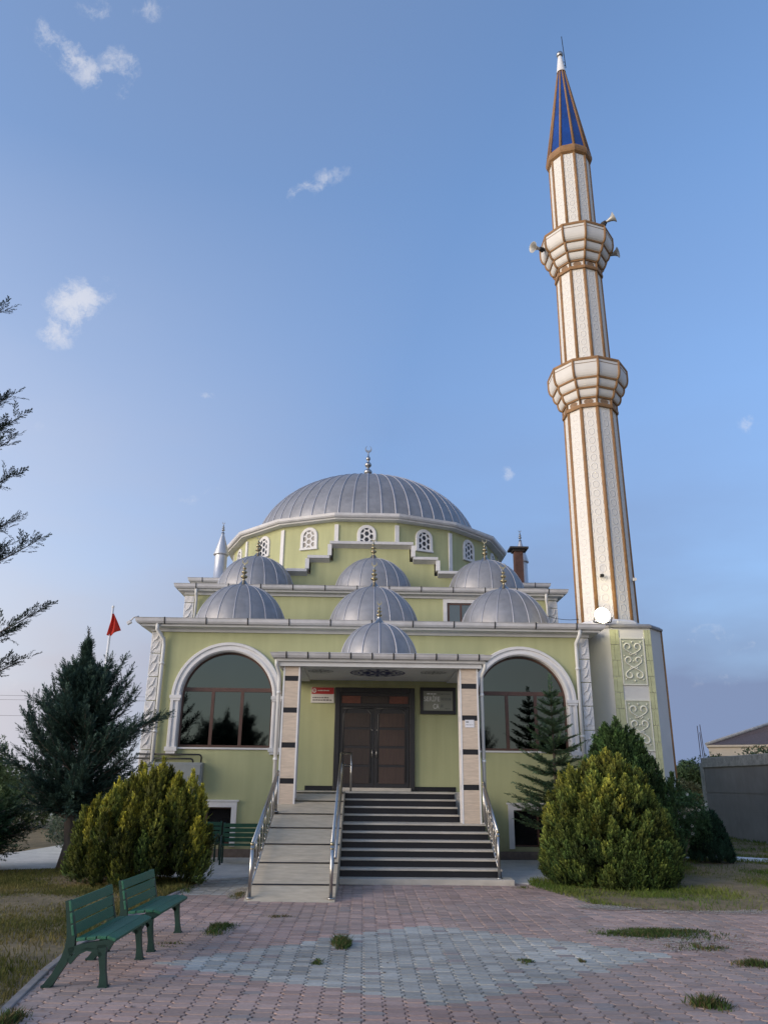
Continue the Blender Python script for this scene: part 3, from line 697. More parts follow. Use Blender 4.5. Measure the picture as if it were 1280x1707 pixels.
# base: a block with chamfered corners
PB = [(6.62,20.98),(7.74,20.98),(8.20,21.46),(8.20,22.7),(7.74,23.15),(6.3,23.15),(5.9,22.7),(5.9,21.72)]
mb = MB(); mb.ringsweep(PB, [(0,0),(0,5.80)], cap_top=True); base = mpart('base', mb, M['pylon'])
mb = MB(); mb.ringsweep(PB, [(0,5.80),(.06,5.81),(.07,5.86),(.0,5.92),(-.3,5.94)], cap_top=True); mpart('base_cap', mb, M['zinc'])
mb = MB(); mb.ringsweep(PB, [(.03,0),(.03,.25),(.0,.27)]); mpart('base_plinth', mb, M['plinth'])
for x0, x1 in ((6.625,6.86),(7.56,7.735)):
    mb = MB(); z = .3; i = 0
    while z < 5.74:
        zz = min(z+.42, 5.78); xm_ = x0+(x1-x0)*(.35 if i % 2 else .6)
        for a, b in ((x0, xm_-.004),(xm_+.004, x1)): mb.box(a, b, 20.955, 20.985, z+.006, zz-.006)
        z = zz; i += 1
    mpart('tile_strip', mb, M['tile_green'], base)
def scroll(mb, cx, cz, s, fx, fz, y):
    """one C-scroll: a hook that curls in at both ends"""
    pts = []
    for t in np.linspace(0, 1, 26):
        a = math.radians(-60+330*t); rr = .105-.052*t
        pts.append((cx+fx*(rr*math.cos(a))*s, y, cz+fz*(.03+rr*math.sin(a))*s))
    tail = [(cx+fx*(.105*math.cos(math.radians(-60))-.05*k-.012*k*k)*s, y, cz+fz*(.03+.105*math.sin(math.radians(-60))-.045*k)*s) for k in (3,2,1)]
    P = tail+pts
    mb.tube(P, [.012+.012*math.sin(PI*i/(len(P)-1)) for i in range(len(P))], 6)
for (x0, x1, z0, z1) in ((6.90,7.50,4.30,5.50),(6.90,7.52,2.62,3.86)):
    mb = MB(); y = 20.98
    mb.box(x0, x1, y-.022, y-.002, z0, z1); pn = mpart('relief_panel', mb, M['relief'], base)
    mb = MB()
    for a in ((x0-.03,x1+.03,z1,z1+.03),(x0-.03,x1+.03,z0-.03,z0),(x0-.03,x0,z0,z1),(x1,x1+.03,z0,z1)): mb.box(a[0],a[1],y-.035,y-.003,a[2],a[3])
    cxm = (x0+x1)/2; H = z1-z0
    for sx in (-1, 1):
        scroll(mb, cxm+sx*.13, z0+H*.80, 1.0, sx, 1, y-.03)
        scroll(mb, cxm+sx*.13, z0+H*.50, .95, sx, 1, y-.03)
        scroll(mb, cxm+sx*.13, z0+H*.22, 1.0, sx, -1, y-.03)
        for fz in (.66,.36): mb.tube([(cxm+sx*.02, y-.03, z0+H*fz-.05),(cxm+sx*.10, y-.03, z0+H*fz),(cxm+sx*.05, y-.03, z0+H*fz+.05)], [.006,.02,.006], 6)
        for fz in (.93,.62,.10): mb.ball((cxm+sx*.235, y-.03, z0+H*fz), .022, 7)
    for fz in (.93,.5,.07): mb.ball((cxm, y-.03, z0+H*fz), .025, 7)
    mpart('scroll_relief', mb, M['scroll'], pn)
pipe_ = MB(); pipe_.tube([(8.24,21.52,5.84),(8.24,21.52,.1)], .035, 8); mpart('downpipe', pipe_, M['rib'])

def dec(R, ph=-PI/2): return [(MC[0]+R*math.cos(ph+2*PI*k/10), MC[1]+R*math.sin(ph+2*PI*k/10)) for k in range(10)]
def shaft(name, R0, z0, R1, z1, ribr):
    mb = MB(); a, b = dec(R0), dec(R1)
    vs = [(x,y,z0) for x,y in a]+[(x,y,z1) for x,y in b]
    mb.add(vs, [(k,(k+1)%10,10+(k+1)%10,10+k) for k in range(10)])
    s_ = mpart(name, mb, M['minaret'])
    for k in range(10):
        mb = MB(); e = np.array(a[k])-np.array(MC); e = e/np.hypot(*e); nn = int((z1-z0)/.16)
        mb.tube([(a[k][0]+(b[k][0]-a[k][0])*t-e[0]*ribr*.35, a[k][1]+(b[k][1]-a[k][1])*t-e[1]*ribr*.35, z0+(z1-z0)*t) for t in np.linspace(0,1,2)], ribr, 8)
        # rope-like beads on the rib
        for q in range(nn):
            t = (q+.5)/nn; p = np.array(a[k])*(1-t)+np.array(b[k])*t
            mb.cbox((p[0]-e[0]*ribr*.35+e[0]*ribr*.62, p[1]-e[1]*ribr*.35+e[1]*ribr*.62, z0+(z1-z0)*t), Vector((-e[1],e[0],.35)).normalized()*ribr*.60, Vector((e[0],e[1],0))*ribr*.20, (0,0,.035))
        mpart('rib', mb, M['rib'], s_)
    return s_
shaft('shaft', .83, 5.94, .79, 12.72, .058)
shaft('shaft', .75, 13.9, .72, 17.8, .054)
shaft('shaft', .70, 19.0, .69, 22.72, .052)
mb = MB(); mb.ringsweep(dec(.83), [(.02,5.92),(.12,5.93),(.12,6.02),(.02,6.10)]); mpart('shaft_foot', mb, M['white'])
def balcony(z0, R0, Ro, H):
    """corbelled balcony: three swelling tiers and a parapet, brown edges on every corner"""
    P = dec(1.0); U = [np.array(p)-np.array(MC) for p in P]
    tiers = [(R0+.015, z0, R0+.015, z0+.30*H*.72)]
    g = H
    prof = [(R0+.02, 0), (R0+.02, .18*g)]
    def swell(r0, r1, za, zb, n=6): return [(r0+(r1-r0)*math.sin(t)**.85 if t>0 else r0, za+(zb-za)*(1-math.cos(t))) for t in np.linspace(0, PI/2, n)]
    p1 = swell(R0+.04, R0+(Ro-R0)*.40, .19*g, .37*g); p2 = swell(R0+(Ro-R0)*.36, R0+(Ro-R0)*.70, .385*g, .57*g); p3 = swell(R0+(Ro-R0)*.66, Ro, .585*g, .80*g)+[(Ro, .99*g)]
    full = prof+p1+p2+p3+[(Ro-.06, 1.0*g), (Ro-.08, .8*g), (R0-.05,.78*g)]
    mb = MB(); n = 10
    vs = [(MC[0]+U[k][0]*r_, MC[1]+U[k][1]*r_, z0+z) for r_, z in full for k in range(n)]
    mb.add(vs, [(i*n+k, i*n+(k+1)%n, (i+1)*n+(k+1)%n, (i+1)*n+k) for i in range(len(full)-1) for k in range(n)])
    bal = mpart('balcony', mb, M['cream'])
    def hoop(R, z, t):
        mb.ringsweep([(MC[0]+q[0]*R, MC[1]+q[1]*R) for q in U], [(-.02,z-t),(.035,z-t),(.045,z),(.035,z+t),(-.02,z+t)])
    mb = MB()
    hoop(R0+.03, z0, .055); hoop(R0+.03, z0+.185*g, .035); hoop(p1[-1][0], z0+.378*g, .03); hoop(p2[-1][0], z0+.578*g, .03); hoop(Ro-.02, z0+g, .045)
    mpart('balcony_hoops', mb, M['rib'], bal)
    for k in range(10):
        mb = MB(); pts = [(MC[0]+U[k][0]*(r_+.004), MC[1]+U[k][1]*(r_+.004), z0+z) for r_, z in prof+p1+p2+p3]
        mb.tube(pts, .04, 7); mpart('balcony_rib', mb, M['rib'], bal)
        a, b = U[k], U[(k+1)%10]; c = (a+b)/2; tn = (b-a)/np.hypot(*(b-a)); nr = c/np.hypot(*c); d = np.hypot(*c)*(R0+.02)+.012
        mb = MB(); w_ = .26*(R0+.02); zz = z0+.095*g
        mb.add([(MC[0]+nr[0]*d+tn[0]*w_*.62*math.cos(q)*1.1, MC[1]+nr[1]*d+tn[1]*w_*.62*math.cos(q)*1.1, zz+.062*g*1.0*math.sin(q)) for q in np.linspace(0,2*PI,17)[:-1]], [tuple(range(16))])
        mpart('medallion', mb, M['creamdark'], bal)
        # groove line on the parapet
        mb = MB(); d = np.hypot(*c)*Ro+.004
        mb.cbox((MC[0]+nr[0]*d, MC[1]+nr[1]*d, z0+.90*g), Vector((tn[0],tn[1],0))*(.30*Ro-.03), Vector((nr[0],nr[1],0))*.004, (0,0,.008)); mpart('parapet_joint', mb, M['creamdark'], bal)
balcony(12.72, .79, 1.21, 1.42); balcony(17.78, .72, 1.19, 1.43)
# cone
mb = MB(); mb.ringsweep(dec(.70), [(.0,22.52),(.075,22.58),(.10,22.66),(.10,22.78),(.07,22.86),(.0,22.88)]); mpart('cornice', mb, M['rib'])
mb = MB(); a = dec(.74); b = dec(.13)
mb.add([(x,y,22.86) for x,y in a]+[(x,y,26.95) for x,y in b], [(k,(k+1)%10,10+(k+1)%10,10+k) for k in range(10)]); cone = mpart('cone_roof', mb, M['blue'])
for k in range(10):
    mb = MB(); mb.tube([(a[k][0],a[k][1],22.85),(b[k][0],b[k][1],26.95)], [.052,.030], 7); mpart('cone_rib', mb, M['rib'], cone)
mb = MB(); mb.lathe([(.17,26.93),(.16,27.05),(.10,27.55),(.075,27.72),(.06,27.74)], (*MC,0), 16); mpart('tip', mb, M['pole'])
mb = MB(); mb.ball((*MC,27.84), .13, 12); mb.tube([(*MC,27.7),(*MC,27.8)], .06); mpart('tip_ball', mb, M['silver'])
mb = MB(); mb.tube([(MC[0]+.06,MC[1],27.30),(MC[0]+.19,MC[1],27.32)], .014, 6); mb.tube([(MC[0]+.19,MC[1],27.20),(MC[0]+.12,MC[1]-.02,28.75)], .014, 6); mb.tube([(MC[0]+.10,MC[1],27.48),(MC[0]+.18,MC[1],27.49)], .012, 6)
mpart('lightning_rod', mb, M['black'])

# ---- horn loudspeakers on the upper balcony
def horn(label, loc, d, first=[None]):
    rz_ = math.atan2(d[1], d[0])
    if first[0] is None:
        t = thing('horn_loudspeaker', label, 'loudspeaker', loc, rz_, 'horn loudspeakers on the upper balcony'); first[0] = t
        mb = MB(); prof = [(.035,.12),(.05,.20),(.075,.30),(.12,.38),(.185,.43),(.19,.435),(.178,.428),(.115,.385),(.07,.31),(.03,.2)]
        vs = [(z, r_*math.cos(q), r_*math.sin(q)) for r_, z in prof for q in np.linspace(0,2*PI,19)[:-1]]
        mb.add(vs, [(i*18+k, i*18+(k+1)%18, (i+1)*18+(k+1)%18, (i+1)*18+k) for i in range(len(prof)-1) for k in range(18)], 0, True)
        mb.build('horn', M['horn'], t, local=True)
        mb = MB(); mb.tube([(-.06,0,0),(.0,0,0),(.0,0,0),(.14,0,0)], [.05,.065,.075,.07], 12); mb.build('driver', M['rust'], t, local=True)
        mb = MB(); mb.tube([(-.30,0,-.10),(-.05,0,-.05),(.05,0,-.05)], .018, 6); mb.box(.0,.1,-.05,.05,-.09,-.065); mb.build('bracket', M['black'], t, local=True)
    else: t = dup(first[0], loc, rz_, label)
    return t
h1 = horn('grey horn loudspeaker raised above the upper balcony edge, its mouth to the right', (7.60,21.18,19.36), (.88,-.48)); h1.rotation_euler[1] = -.35
h2 = horn('grey horn loudspeaker sticking out left below the upper balcony edge', (5.74,21.85,18.82), (-.9,-.45)); h2.rotation_euler[1] = .15
h3 = horn('small horn loudspeaker half hidden on the right side of the balcony', (7.86,21.9,18.62), (.8,-.6))
# small fittings on the lower shaft and the floodlight
def vdisc(mb, c, r_, y, n=20): mb.add([(c[0]+r_*math.cos(q), y, c[1]+r_*math.sin(q)) for q in np.linspace(0,2*PI,n+1)[:-1]], [tuple(range(n))])
fl = thing('floodlight', 'lit floodlight glaring at the foot of the minaret shaft', 'floodlight', (6.45, 20.86, 6.02))
mb = MB(); mb.tube([(6.40,20.76,6.10),(6.40,20.84,6.10),(6.40,20.92,6.10)], [.215,.215,.12], 28); mb.build('housing', M['horn'], fl)
mb = MB(); vdisc(mb, (6.40,6.10), .195, 20.752, 32); mb.build('lens', M['lamp'], fl)
mb = MB(); mb.tube([(6.21,20.85,6.06),(6.21,20.98,5.96),(6.45,21.1,5.95),(6.69,20.98,5.96),(6.69,20.85,6.06)], .018, 6); mb.build('bracket', M['black'], fl)
for x, z, y, l, mm in ((6.62,7.33,21.24,'small black box fixed to the front of the lower minaret shaft','black'),(7.62,7.30,21.50,'small white spotlight on the right side of the lower minaret shaft','white')):
    t = thing('wall_spotlight', l, 'spotlight', (x,y,z))
    mb = MB(); mb.box(x-.05,x+.05,y-.06,y+.02,z-.04,z+.04); mb.build('body', M[mm], t, bevel=.008)
    mb = MB(); mb.tube([(x,y-.10,z-.01),(x,y-.06,z)], [.045,.035], 10); mb.build('hood', M[mm], t)
    mb = MB(); mb.tube([(x,y,z),(x,y+.12,z-.02)], .015, 6); mb.build('bracket', M['black'], t)
# floodlight arm at the left gutter corner
t = thing('corner_floodlight', 'small white lamp on an arm at the left end of the front gutter', 'lamp', (-5.95,20.1,5.7))
mb = MB(); mb.tube([(-5.88,20.15,5.76),(-6.0,20.12,5.72),(-6.06,20.1,5.64)], .018, 6); mb.build('arm', M['gutter'], t)
mb = MB(); mb.cbox((-6.09,20.08,5.58), (.05,0,.03), (0,.05,0), (-.02,0,.035)); mb.build('head', M['gutter'], t, bevel=.01)
def sag(a, b, s, n=14): return [(a[0]+(b[0]-a[0])*t, a[1]+(b[1]-a[1])*t, a[2]+(b[2]-a[2])*t-s*4*t*(1-t)) for t in np.linspace(0,1,n)]
mb = MB(); mb.tube(sag((5.3,24.3,7.0),(6.3,21.8,6.25),.18), .009, 5)
tag(mb.build('cable', M['wire'], origin=(5.8,23,6.6)), 'thin black cable slung from the upper wall to the minaret foot', 'cable')

# ================================================================== SIGNS, BOX, RAILS
def text(body, size, x, y, z, m, parent, name, width=None, align='CENTER'):
    cu = bpy.data.curves.new(name, 'FONT'); cu.body = body; cu.size = size; cu.align_x = align; cu.extrude = .002; cu.offset = .0015
    o = bpy.data.objects.new(name, cu); COL.objects.link(o)
    bpy.context.view_layer.update()
    me = bpy.data.meshes.new_from_object(o.evaluated_get(bpy.context.evaluated_depsgraph_get()))
    bpy.data.objects.remove(o)
    o = bpy.data.objects.new(name, me); COL.objects.link(o); me.materials.clear(); me.materials.append(m)
    xs = [v.co.x for v in me.vertices]; k = 1 if not width else width/(max(xs)-min(xs))
    for v in me.vertices: v.co.x *= k
    o.rotation_euler = (PI/2, 0, 0); o.parent = parent; o.location = Vector((x,y,z))-ORIG[parent]
    return o
sg = thing('wall_sign', 'red and white official wall sign left of the entrance door', 'sign', (-1.06, YF-.03, 3.87))
y = YF-.035
mb = MB(); mb.box(-1.37,-.78,y,YF-.004,3.66,4.05); mb.build('board', M['signwhite'], sg, bevel=.004)
mb = MB(); mb.box(-1.355,-.79,y-.006,y-.001,3.88,4.045); mb.build('red_band', M['signred'], sg)
mb = MB(); c = (-1.29, 3.965)
mb.add([(c[0]+rr*math.cos(q), y-.009, c[1]+rr*math.sin(q)) for rr in (.038,.055) for q in np.linspace(0,2*PI,21)], [(i,i+1,21+i+1,21+i) for i in range(20)])
for q in np.linspace(0,2*PI,9)[:-1]: vdisc(mb, (c[0]+.022*math.cos(q), c[1]+.022*math.sin(q)), .007, y-.010, 8)
mb.build('emblem', M['letter'], sg)
def lines(mb, x0, x1, z, h, y, rnd):
    x = x0
    while x < x1-.02:
        w_ = rnd.uniform(.03,.08); w_ = min(w_, x1-x); mb.box(x, x+w_, y-.003, y, z, z+h*rnd.uniform(.8,1)); x += w_+rnd.uniform(.008,.016)
rn = random.Random(3)
mb = MB(); lines(mb, -1.20,-.90,3.955,.026,y-.006,rn); mb.build('band_lettering', M['signwhite'], sg)
mb = MB(); lines(mb, -1.33,-.92,3.775,.028,y,rn); lines(mb,-1.33,-.84,3.715,.030,y,rn); mb.build('lettering', M['signtext'], sg)
pq = thing('name_plaque', 'black framed grey name plaque lettered SERİFE, right of the entrance door', 'plaque', (1.88, YF-.03, 3.75))
mb = MB()
for a in ((1.42,2.34,3.99,4.08),(1.42,2.34,3.41,3.50),(1.42,1.50,3.50,3.99),(2.26,2.34,3.50,3.99)): mb.box(a[0],a[1],YF-.06,YF-.004,a[2],a[3])
mb.build('frame', M['doorframe'], pq, bevel=.004)
mb = MB(); mb.box(1.50,2.26,YF-.035,YF-.005,3.50,3.99); mb.build('panel', M['plaque'], pq)
yt = YF-.036
mb = MB(); lines(mb,1.60,1.84,3.905,.032,yt,rn); mb.build('small_lettering', M['letter'], pq)
text('SERİFE', .165, 1.725, yt, 3.735, M['letter'], pq, 'lettering', .41)
text('CA', .17, 1.83, yt, 3.55, M['letter'], pq, 'lettering', .15)
mb = MB(); lines(mb,1.87,2.20,3.90,.035,yt,rn); lines(mb,1.96,2.22,3.76,.075,yt,rn); lines(mb,1.94,2.02,3.58,.09,yt,rn); lines(mb,2.06,2.18,3.54,.025,yt,rn); mb.build('faded_lettering', M['smear'], pq)
nt = thing('paper_notice', 'small white paper notice stuck on the right porch column', 'notice', (2.30,17.49,2.98))
mb = MB(); mb.box(2.19,2.39,17.488,17.494,2.90,3.06); mb.build('sheet', M['paper'], nt)
mb = MB(); lines(mb,2.21,2.27,3.0,.03,17.488,rn); lines(mb,2.21,2.36,2.95,.012,17.488,rn); mb.build('lettering', M['orngrey'], nt)

gb = thing('meter_cabinet', 'grey metal meter cabinet on the green wall beside the left bush', 'cabinet', (-4.6,20.4,1.85))
mb = MB(); mb.box(-5.30,-3.95,20.27,20.495,1.52,2.17); mb.build('body', M['box'], gb, bevel=.015)
mb = MB(); mb.box(-5.26,-3.99,20.255,20.269,1.56,2.13); mb.build('door', M['box'], gb, bevel=.006)
mb = MB(); mb.box(-4.06,-4.03,20.235,20.254,1.78,1.88); mb.build('handle', M['black'], gb)
for z, xe in ((2.36,-4.02),(2.26,-4.22)):
    mb = MB(); mb.tube([(-5.62,20.40,z),(xe-.06,20.40,z),(xe-.02,20.40,z-.02),(xe,20.40,z-.06),(xe,20.40,2.16)], .021, 8); mb.build('pipe', M['black'], gb)

def railing(label, pts_base, h, loops, name='handrail', ext=None, nbal=8):
    """pts_base: start and end of the sloping base line"""
    a, b = map(Vector, pts_base); t = thing(name, label, 'railing', tuple(a)); up = Vector((0,0,1)); d = (b-a)
    mb = MB(); top = [a+up*h, b+up*h]
    if ext: top += [Vector(e) for e in ext]
    mb.tube(top, .024, 10); mb.build('top_rail', M['steel'], t)
    mb = MB(); mb.tube([a+up*h*.16, b+up*h*.16], .013, 8); mb.build('lower_rail', M['steel'], t)
    mb = MB(); mb.tube([a+up*h*.84+d*.0, b+up*h*.84], .013, 8); mb.build('middle_rail', M['steel'], t)
    for q in (0, 1):
        p = a+d*q; mb = MB(); mb.tube([p, p+up*(h-.01)], .027, 10)
        mb.tube([p, p+up*.02], .055, 12)
        po = mb.build('post', M['steel'], t)
        mb = MB(); mb.ball(p+up*(h+.0), .034, 8); mb.ball(p+up*(h-.065), .036, 8, sz=.5); mb.build('post_cap', M['brass'], po)
    for i in range(nbal):
        q = (i+.6)/(nbal+.2); p = a+d*q; mb = MB()
        if loops and i < nbal-2:
            e = d.normalized()*.045; e.z = 0; z0, z1 = h*.34, h*.66; n = 8
            loop = [p-e+up*z0]+[p-e+up*z1]+[p-e*math.cos(k)+up*(z1+.06*math.sin(k)) for k in np.linspace(.2,PI-.2,n)]+[p+e+up*z1]+[p+e+up*z0]+[p+e*math.cos(k)+up*(z0-.06*math.sin(k)) for k in np.linspace(.2,PI-.2,n)]+[p-e+up*z0]
            mb.tube(loop, .0095, 6); mb.tube([p+up*h*.16, p+up*(z0-.05)], .0095, 6); mb.tube([p+up*(z1+.05), p+up*h*.84], .0095, 6)
        else: mb.tube([p+up*h*.16, p+up*h*.84], .0105, 6)
        mb.build('baluster', M['steel'], t)
    if ext:
        for e in ext[1:]:
            pass
    return t
railing('steel railing along the left edge of the ramp, with looped balusters', ((-1.73,13.42,.03),(-1.76,17.0,1.16)), .78, True, nbal=9)
rr = railing('steel railing between ramp and stairs, turning level at the top', ((-.47,13.42,.03),(-.50,18.45,1.55)), .79, False, ext=[(-.50,18.75,2.38),(-.28,19.0,2.385)], nbal=3)
mb = MB(); mb.tube([(-.28,19.0,2.385),(-.28,19.0,1.54)], .022, 8); mb.build('post', M['steel'], rr)
mb = MB(); mb.tube([(-.50,18.5,2.12),(-.28,19.0,2.12)], .014, 8); mb.build('short_rail', M['steel'], rr)
mb = MB(); mb.tube([(-.42,13.6,.60),(-.45,18.5,2.12)], .020, 8); mb.build('second_rail', M['steel'], rr)
railing('steel railing along the right edge of the entrance stairs', ((2.53,15.66,.10),(2.545,17.42,.96)), .80, True, nbal=8)

# ================================================================== BENCHES
def ribbon(mb, pts, w_, x0, x1):
    """flat bar: polyline in (y,z) of width(s) w_, extruded in x"""
    P = [np.array(p, float) for p in pts]; n = len(P); ws = w_ if hasattr(w_, '__len__') else [w_]*n; A = []; B = []
    for i in range(n):
        d = P[min(i+1,n-1)]-P[max(i-1,0)]; d = d/np.hypot(*d); q = np.array([-d[1], d[0]]); A.append(P[i]+q*ws[i]/2); B.append(P[i]-q*ws[i]/2)
    for i in range(n-1):
        c = [A[i],A[i+1],B[i+1],B[i]]
        vs = [(x0,*p) for p in c]+[(x1,*p) for p in c]
        mb.add(vs, [(0,1,2,3),(7,6,5,4),(0,4,5,1),(1,5,6,2),(2,6,7,3),(3,7,4,0)])
def front_bench(label, loc, rz_):
    """local: length along x, sitter faces -y"""
    Lh = .60; t = thing('park_bench', label, 'bench', loc, rz_, 'green benches at the lawn edge')
    for sx in (-1, 1):
        x = sx*(Lh-.03); x0, x1 = x-.025, x+.025; mb = MB()
        ribbon(mb, [(.30,0),(.235,.10),(.165,.225),(.135,.31),(.135,.40),(.165,.55),(.205,.70)], [.075,.06,.075,.09,.075,.06,.045], x0, x1)      # rear leg rising into the back
        ribbon(mb, [(-.20,0),(-.185,.12),(-.165,.24),(-.15,.34)], [.075,.05,.06,.085], x0, x1)                                                  # front leg
        ribbon(mb, [(-.27,.385),(-.20,.355),(-.08,.335),(.04,.32),(.14,.28)], [.03,.06,.06,.05,.06], x0, x1)                                    # seat support
        ribbon(mb, [(-.155,.25),(-.10,.295),(-.02,.305),(.06,.27),(.13,.20)], [.04,.03,.028,.03,.05], x0, x1)                                   # arch between the legs
        mb.box(x-.035, x+.035, -.245, -.155, 0, .018); mb.box(x-.035, x+.035, .255, .345, 0, .018)
        fr = mb.build('side_frame', M['bench_iron'], t, local=True)
    for i, (yc, zc, tl) in enumerate(((-.235,.392,-.30),(-.145,.400,-.04),(-.052,.392,.06),(.042,.384,.08))):
        mb = MB(); mb.cbox((0,yc,zc), (Lh,0,0), (0,.041*math.cos(tl),-.041*math.sin(tl)), (0,.014*math.sin(tl),.014*math.cos(tl))); mb.build('seat_slat', M['bench'], t, local=True, bevel=.004)
    for i in range(3):
        s = (.455,.555,.655)[i]; yc = .112+(s-.40)*.24; a = math.atan(.24)
        mb = MB(); mb.cbox((0,yc,s), (Lh,0,0), (0,.044*math.sin(a),.044*math.cos(a)), (0,-.012*math.cos(a),.012*math.sin(a))); mb.build('back_slat', M['bench'], t, local=True, bevel=.004)
    return t
b1 = front_bench('green slatted bench at the lawn edge, the nearer of the joined pair', (-2.47,8.58,0), 0)
b1.rotation_euler[2] = PI/2-.012
b2 = dup(b1, (-2.43,10.12,0), PI/2-.03, 'green slatted bench at the lawn edge, the farther of the joined pair')
def arm_bench(label, loc, rz_, Lh):
    t = thing('garden_bench', label, 'bench', loc, rz_, 'dark green benches by the wall')
    for sx in (-1, 1):
        x = sx*Lh; mb = MB()
        mb.tube([(x,-.26,0),(x,-.27,.42),(x,-.24,.54),(x,-.15,.60),(x,-.02,.585),(x,.10,.52),(x,.16,.44)], .022, 8)
        mb.tube([(x,.22,0),(x,.17,.42),(x,.24,.86)], .022, 8); mb.tube([(x,-.26,.38),(x,.18,.38)], .018, 8); mb.tube([(x,-.20,.42),(x,.0,.56)], .012, 6); mb.tube([(x,-.10,.40),(x,.08,.52)], .012, 6)
        mb.build('side_frame', M['bench_iron'], t, local=True)
    for yc in (-.20,-.10,.0,.10):
        mb = MB(); mb.box(-Lh-.02, Lh+.02, yc-.04, yc+.04, .40, .425); mb.build('seat_slat', M['bench_dark'], t, local=True, bevel=.004)
    for s in (.50,.60,.70,.80):
        yc = .175+(s-.42)*.15; mb = MB(); mb.box(-Lh-.02, Lh+.02, yc-.035, yc-.012, s-.04, s+.04); mb.build('back_slat', M['bench_dark'], t, local=True, bevel=.004)
    return t
arm_bench('dark green garden bench with round arms beside the ramp railing', (-2.58,18.9,0), .06, .52)
arm_bench('dark green garden bench half hidden behind the left bush', (-3.86,19.5,0), -.05, .56)

# ================================================================== FLAG, WIRES, RIGHT SIDE
fp = thing('flagpole', 'white flagpole behind the dark juniper tree', 'flagpole', (-7.83,24.0,0))
mb = MB(); mb.tube([(-7.83,24,0),(-7.83,24,6.78)], [.055,.035], 10); mb.build('pole', M['pole'], fp)
mb = MB(); mb.ball((-7.83,24,6.81), .045); mb.build('ball', M['pole'], fp)
mb = MB(); G_ = []
for i in range(9):
    row = []
    for j in range(9):
        uu, vv = i/8, j/8; w_ = .05+.27*vv*(.9+.1*math.sin(uu*7))
        row.append((-7.80+uu*w_-.10*vv*(1-uu)*vv, 23.93-.05*math.sin(uu*9+vv*3), 6.58-vv*.66+.10*uu*vv-.05*math.sin(uu*5)*vv))
    G_.append(row)
mb.sweep_paths(G_, smooth=True); fo = mb.build('flag', M['red'], origin=(-7.8,24,6.3)); tag(fo, 'red flag hanging folded from the white flagpole', 'flag')
md = fo.modifiers.new('thick', 'SOLIDIFY'); md.thickness = .006
for i, (z0, z1) in enumerate(((7.62,7.55),(7.28,7.28),(6.15,6.12))):
    mb = MB(); mb.tube(sag((-60,60,z0+.4),(8,60,z1+.4),.4,20), .012, 4)
    tag(mb.build('power_line', M['wire'], origin=(-22,60,z0)), ('thin power line far behind the juniper, the highest of three','thin power line far behind the juniper, the middle of three','thin power line far behind the juniper, the lowest of three')[i], 'power line', 'power lines in the left background')

wl = thing('concrete_wall', 'tall grey concrete boundary wall with rough coping on the right', 'wall', (13.2,20,0))
XWL = 13.15
mb = MB(); mb.box(XWL,XWL+.25,8,31.45,0,1.50); mb.box(XWL+.004,XWL+.25,8,31.45,1.53,2.42); mb.box(XWL+.02,XWL+.25,8,31.45,1.50,1.53); mb.build('panel', M['cwall'], wl)
mb = MB(); mb.box(XWL-.04,XWL+.30,8,31.5,2.42,2.78); mb.build('coping', M['coping'], wl, bevel=.02)
mb = MB(); mb.box(XWL-.03,XWL+.28,31.45,31.75,0,2.6); mb.build('end_pier', M['coping'], wl, bevel=.02)
for i, (dx, h_) in enumerate(((0,4.0),(.10,3.75),(.17,4.05))):
    mb = MB(); mb.tube([(XWL+.0+dx,31.6,2.5),(XWL+.0+dx-.03*i,31.6,h_)], .014, 5); mb.build('reinforcing_bar', M['rust_bar'], wl)
hs = thing('neighbour_house', 'cream house with brown tiled hip roof behind the right wall', 'house', (24,50,0))
mb = MB(); mb.box(19.6,30,45.6,56,0,3.36); mb.build('wall', M['hcream'], hs)
mb = MB(); mb.ringsweep(rect(19.25,30.4,45.05,56.4), [(-.4,3.30),(0,3.34),(0,3.80),(.10,3.82),(.10,3.92),(-.1,3.93)]); mb.build('eave', M['hcream'], hs)
HP = rect(19.15,30.5,44.95,56.5)
mb = MB(); P = HP; mb.add([(*p,3.93) for p in P]+[(24.0,50.0,5.75),(26.0,51.0,5.75)], [(0,1,5,4),(1,2,5),(2,3,4,5),(3,0,4)]); mb.build('roof', M['rooftile'], hs)
mb = MB(); mb.tube([(19.15,44.95,3.96),(24.0,50.0,5.78)], .09, 6); mb.tube([(24.0,50.0,5.78),(26,51,5.78)], .09, 6); mb.build('ridge', M['coping'], hs)
for x0, x1 in ((20.2,21.2),(23.0,24.2)):
    mb = MB(); mb.box(x0,x1,45.57,45.6,2.0,3.2); wi = mb.build('window', M['glass2'], hs)
    mb = MB()
    for a in ((x0-.08,x0,1.95,3.25),(x1,x1+.08,1.95,3.25),(x0,x1,3.2,3.25),(x0,x1,1.95,2.0)): mb.box(a[0],a[1],45.53,45.6,a[2],a[3])
    mb.build('frame', M['white'], wi)
# the house stands turned so that its near corner is its leftmost point in view
KX, KY, KA = 19.25, 45.05, math.radians(-25)
for c_ in [hs.children[i] for i in range(len(hs.children))]:
    for o_ in [c_]+list(c_.children):
        for v in o_.data.vertices:
            X_, Y_ = v.co.x+24-KX, v.co.y+50-KY
            v.co.x = X_*math.cos(KA)-Y_*math.sin(KA)+KX-24; v.co.y = X_*math.sin(KA)+Y_*math.cos(KA)+KY-50

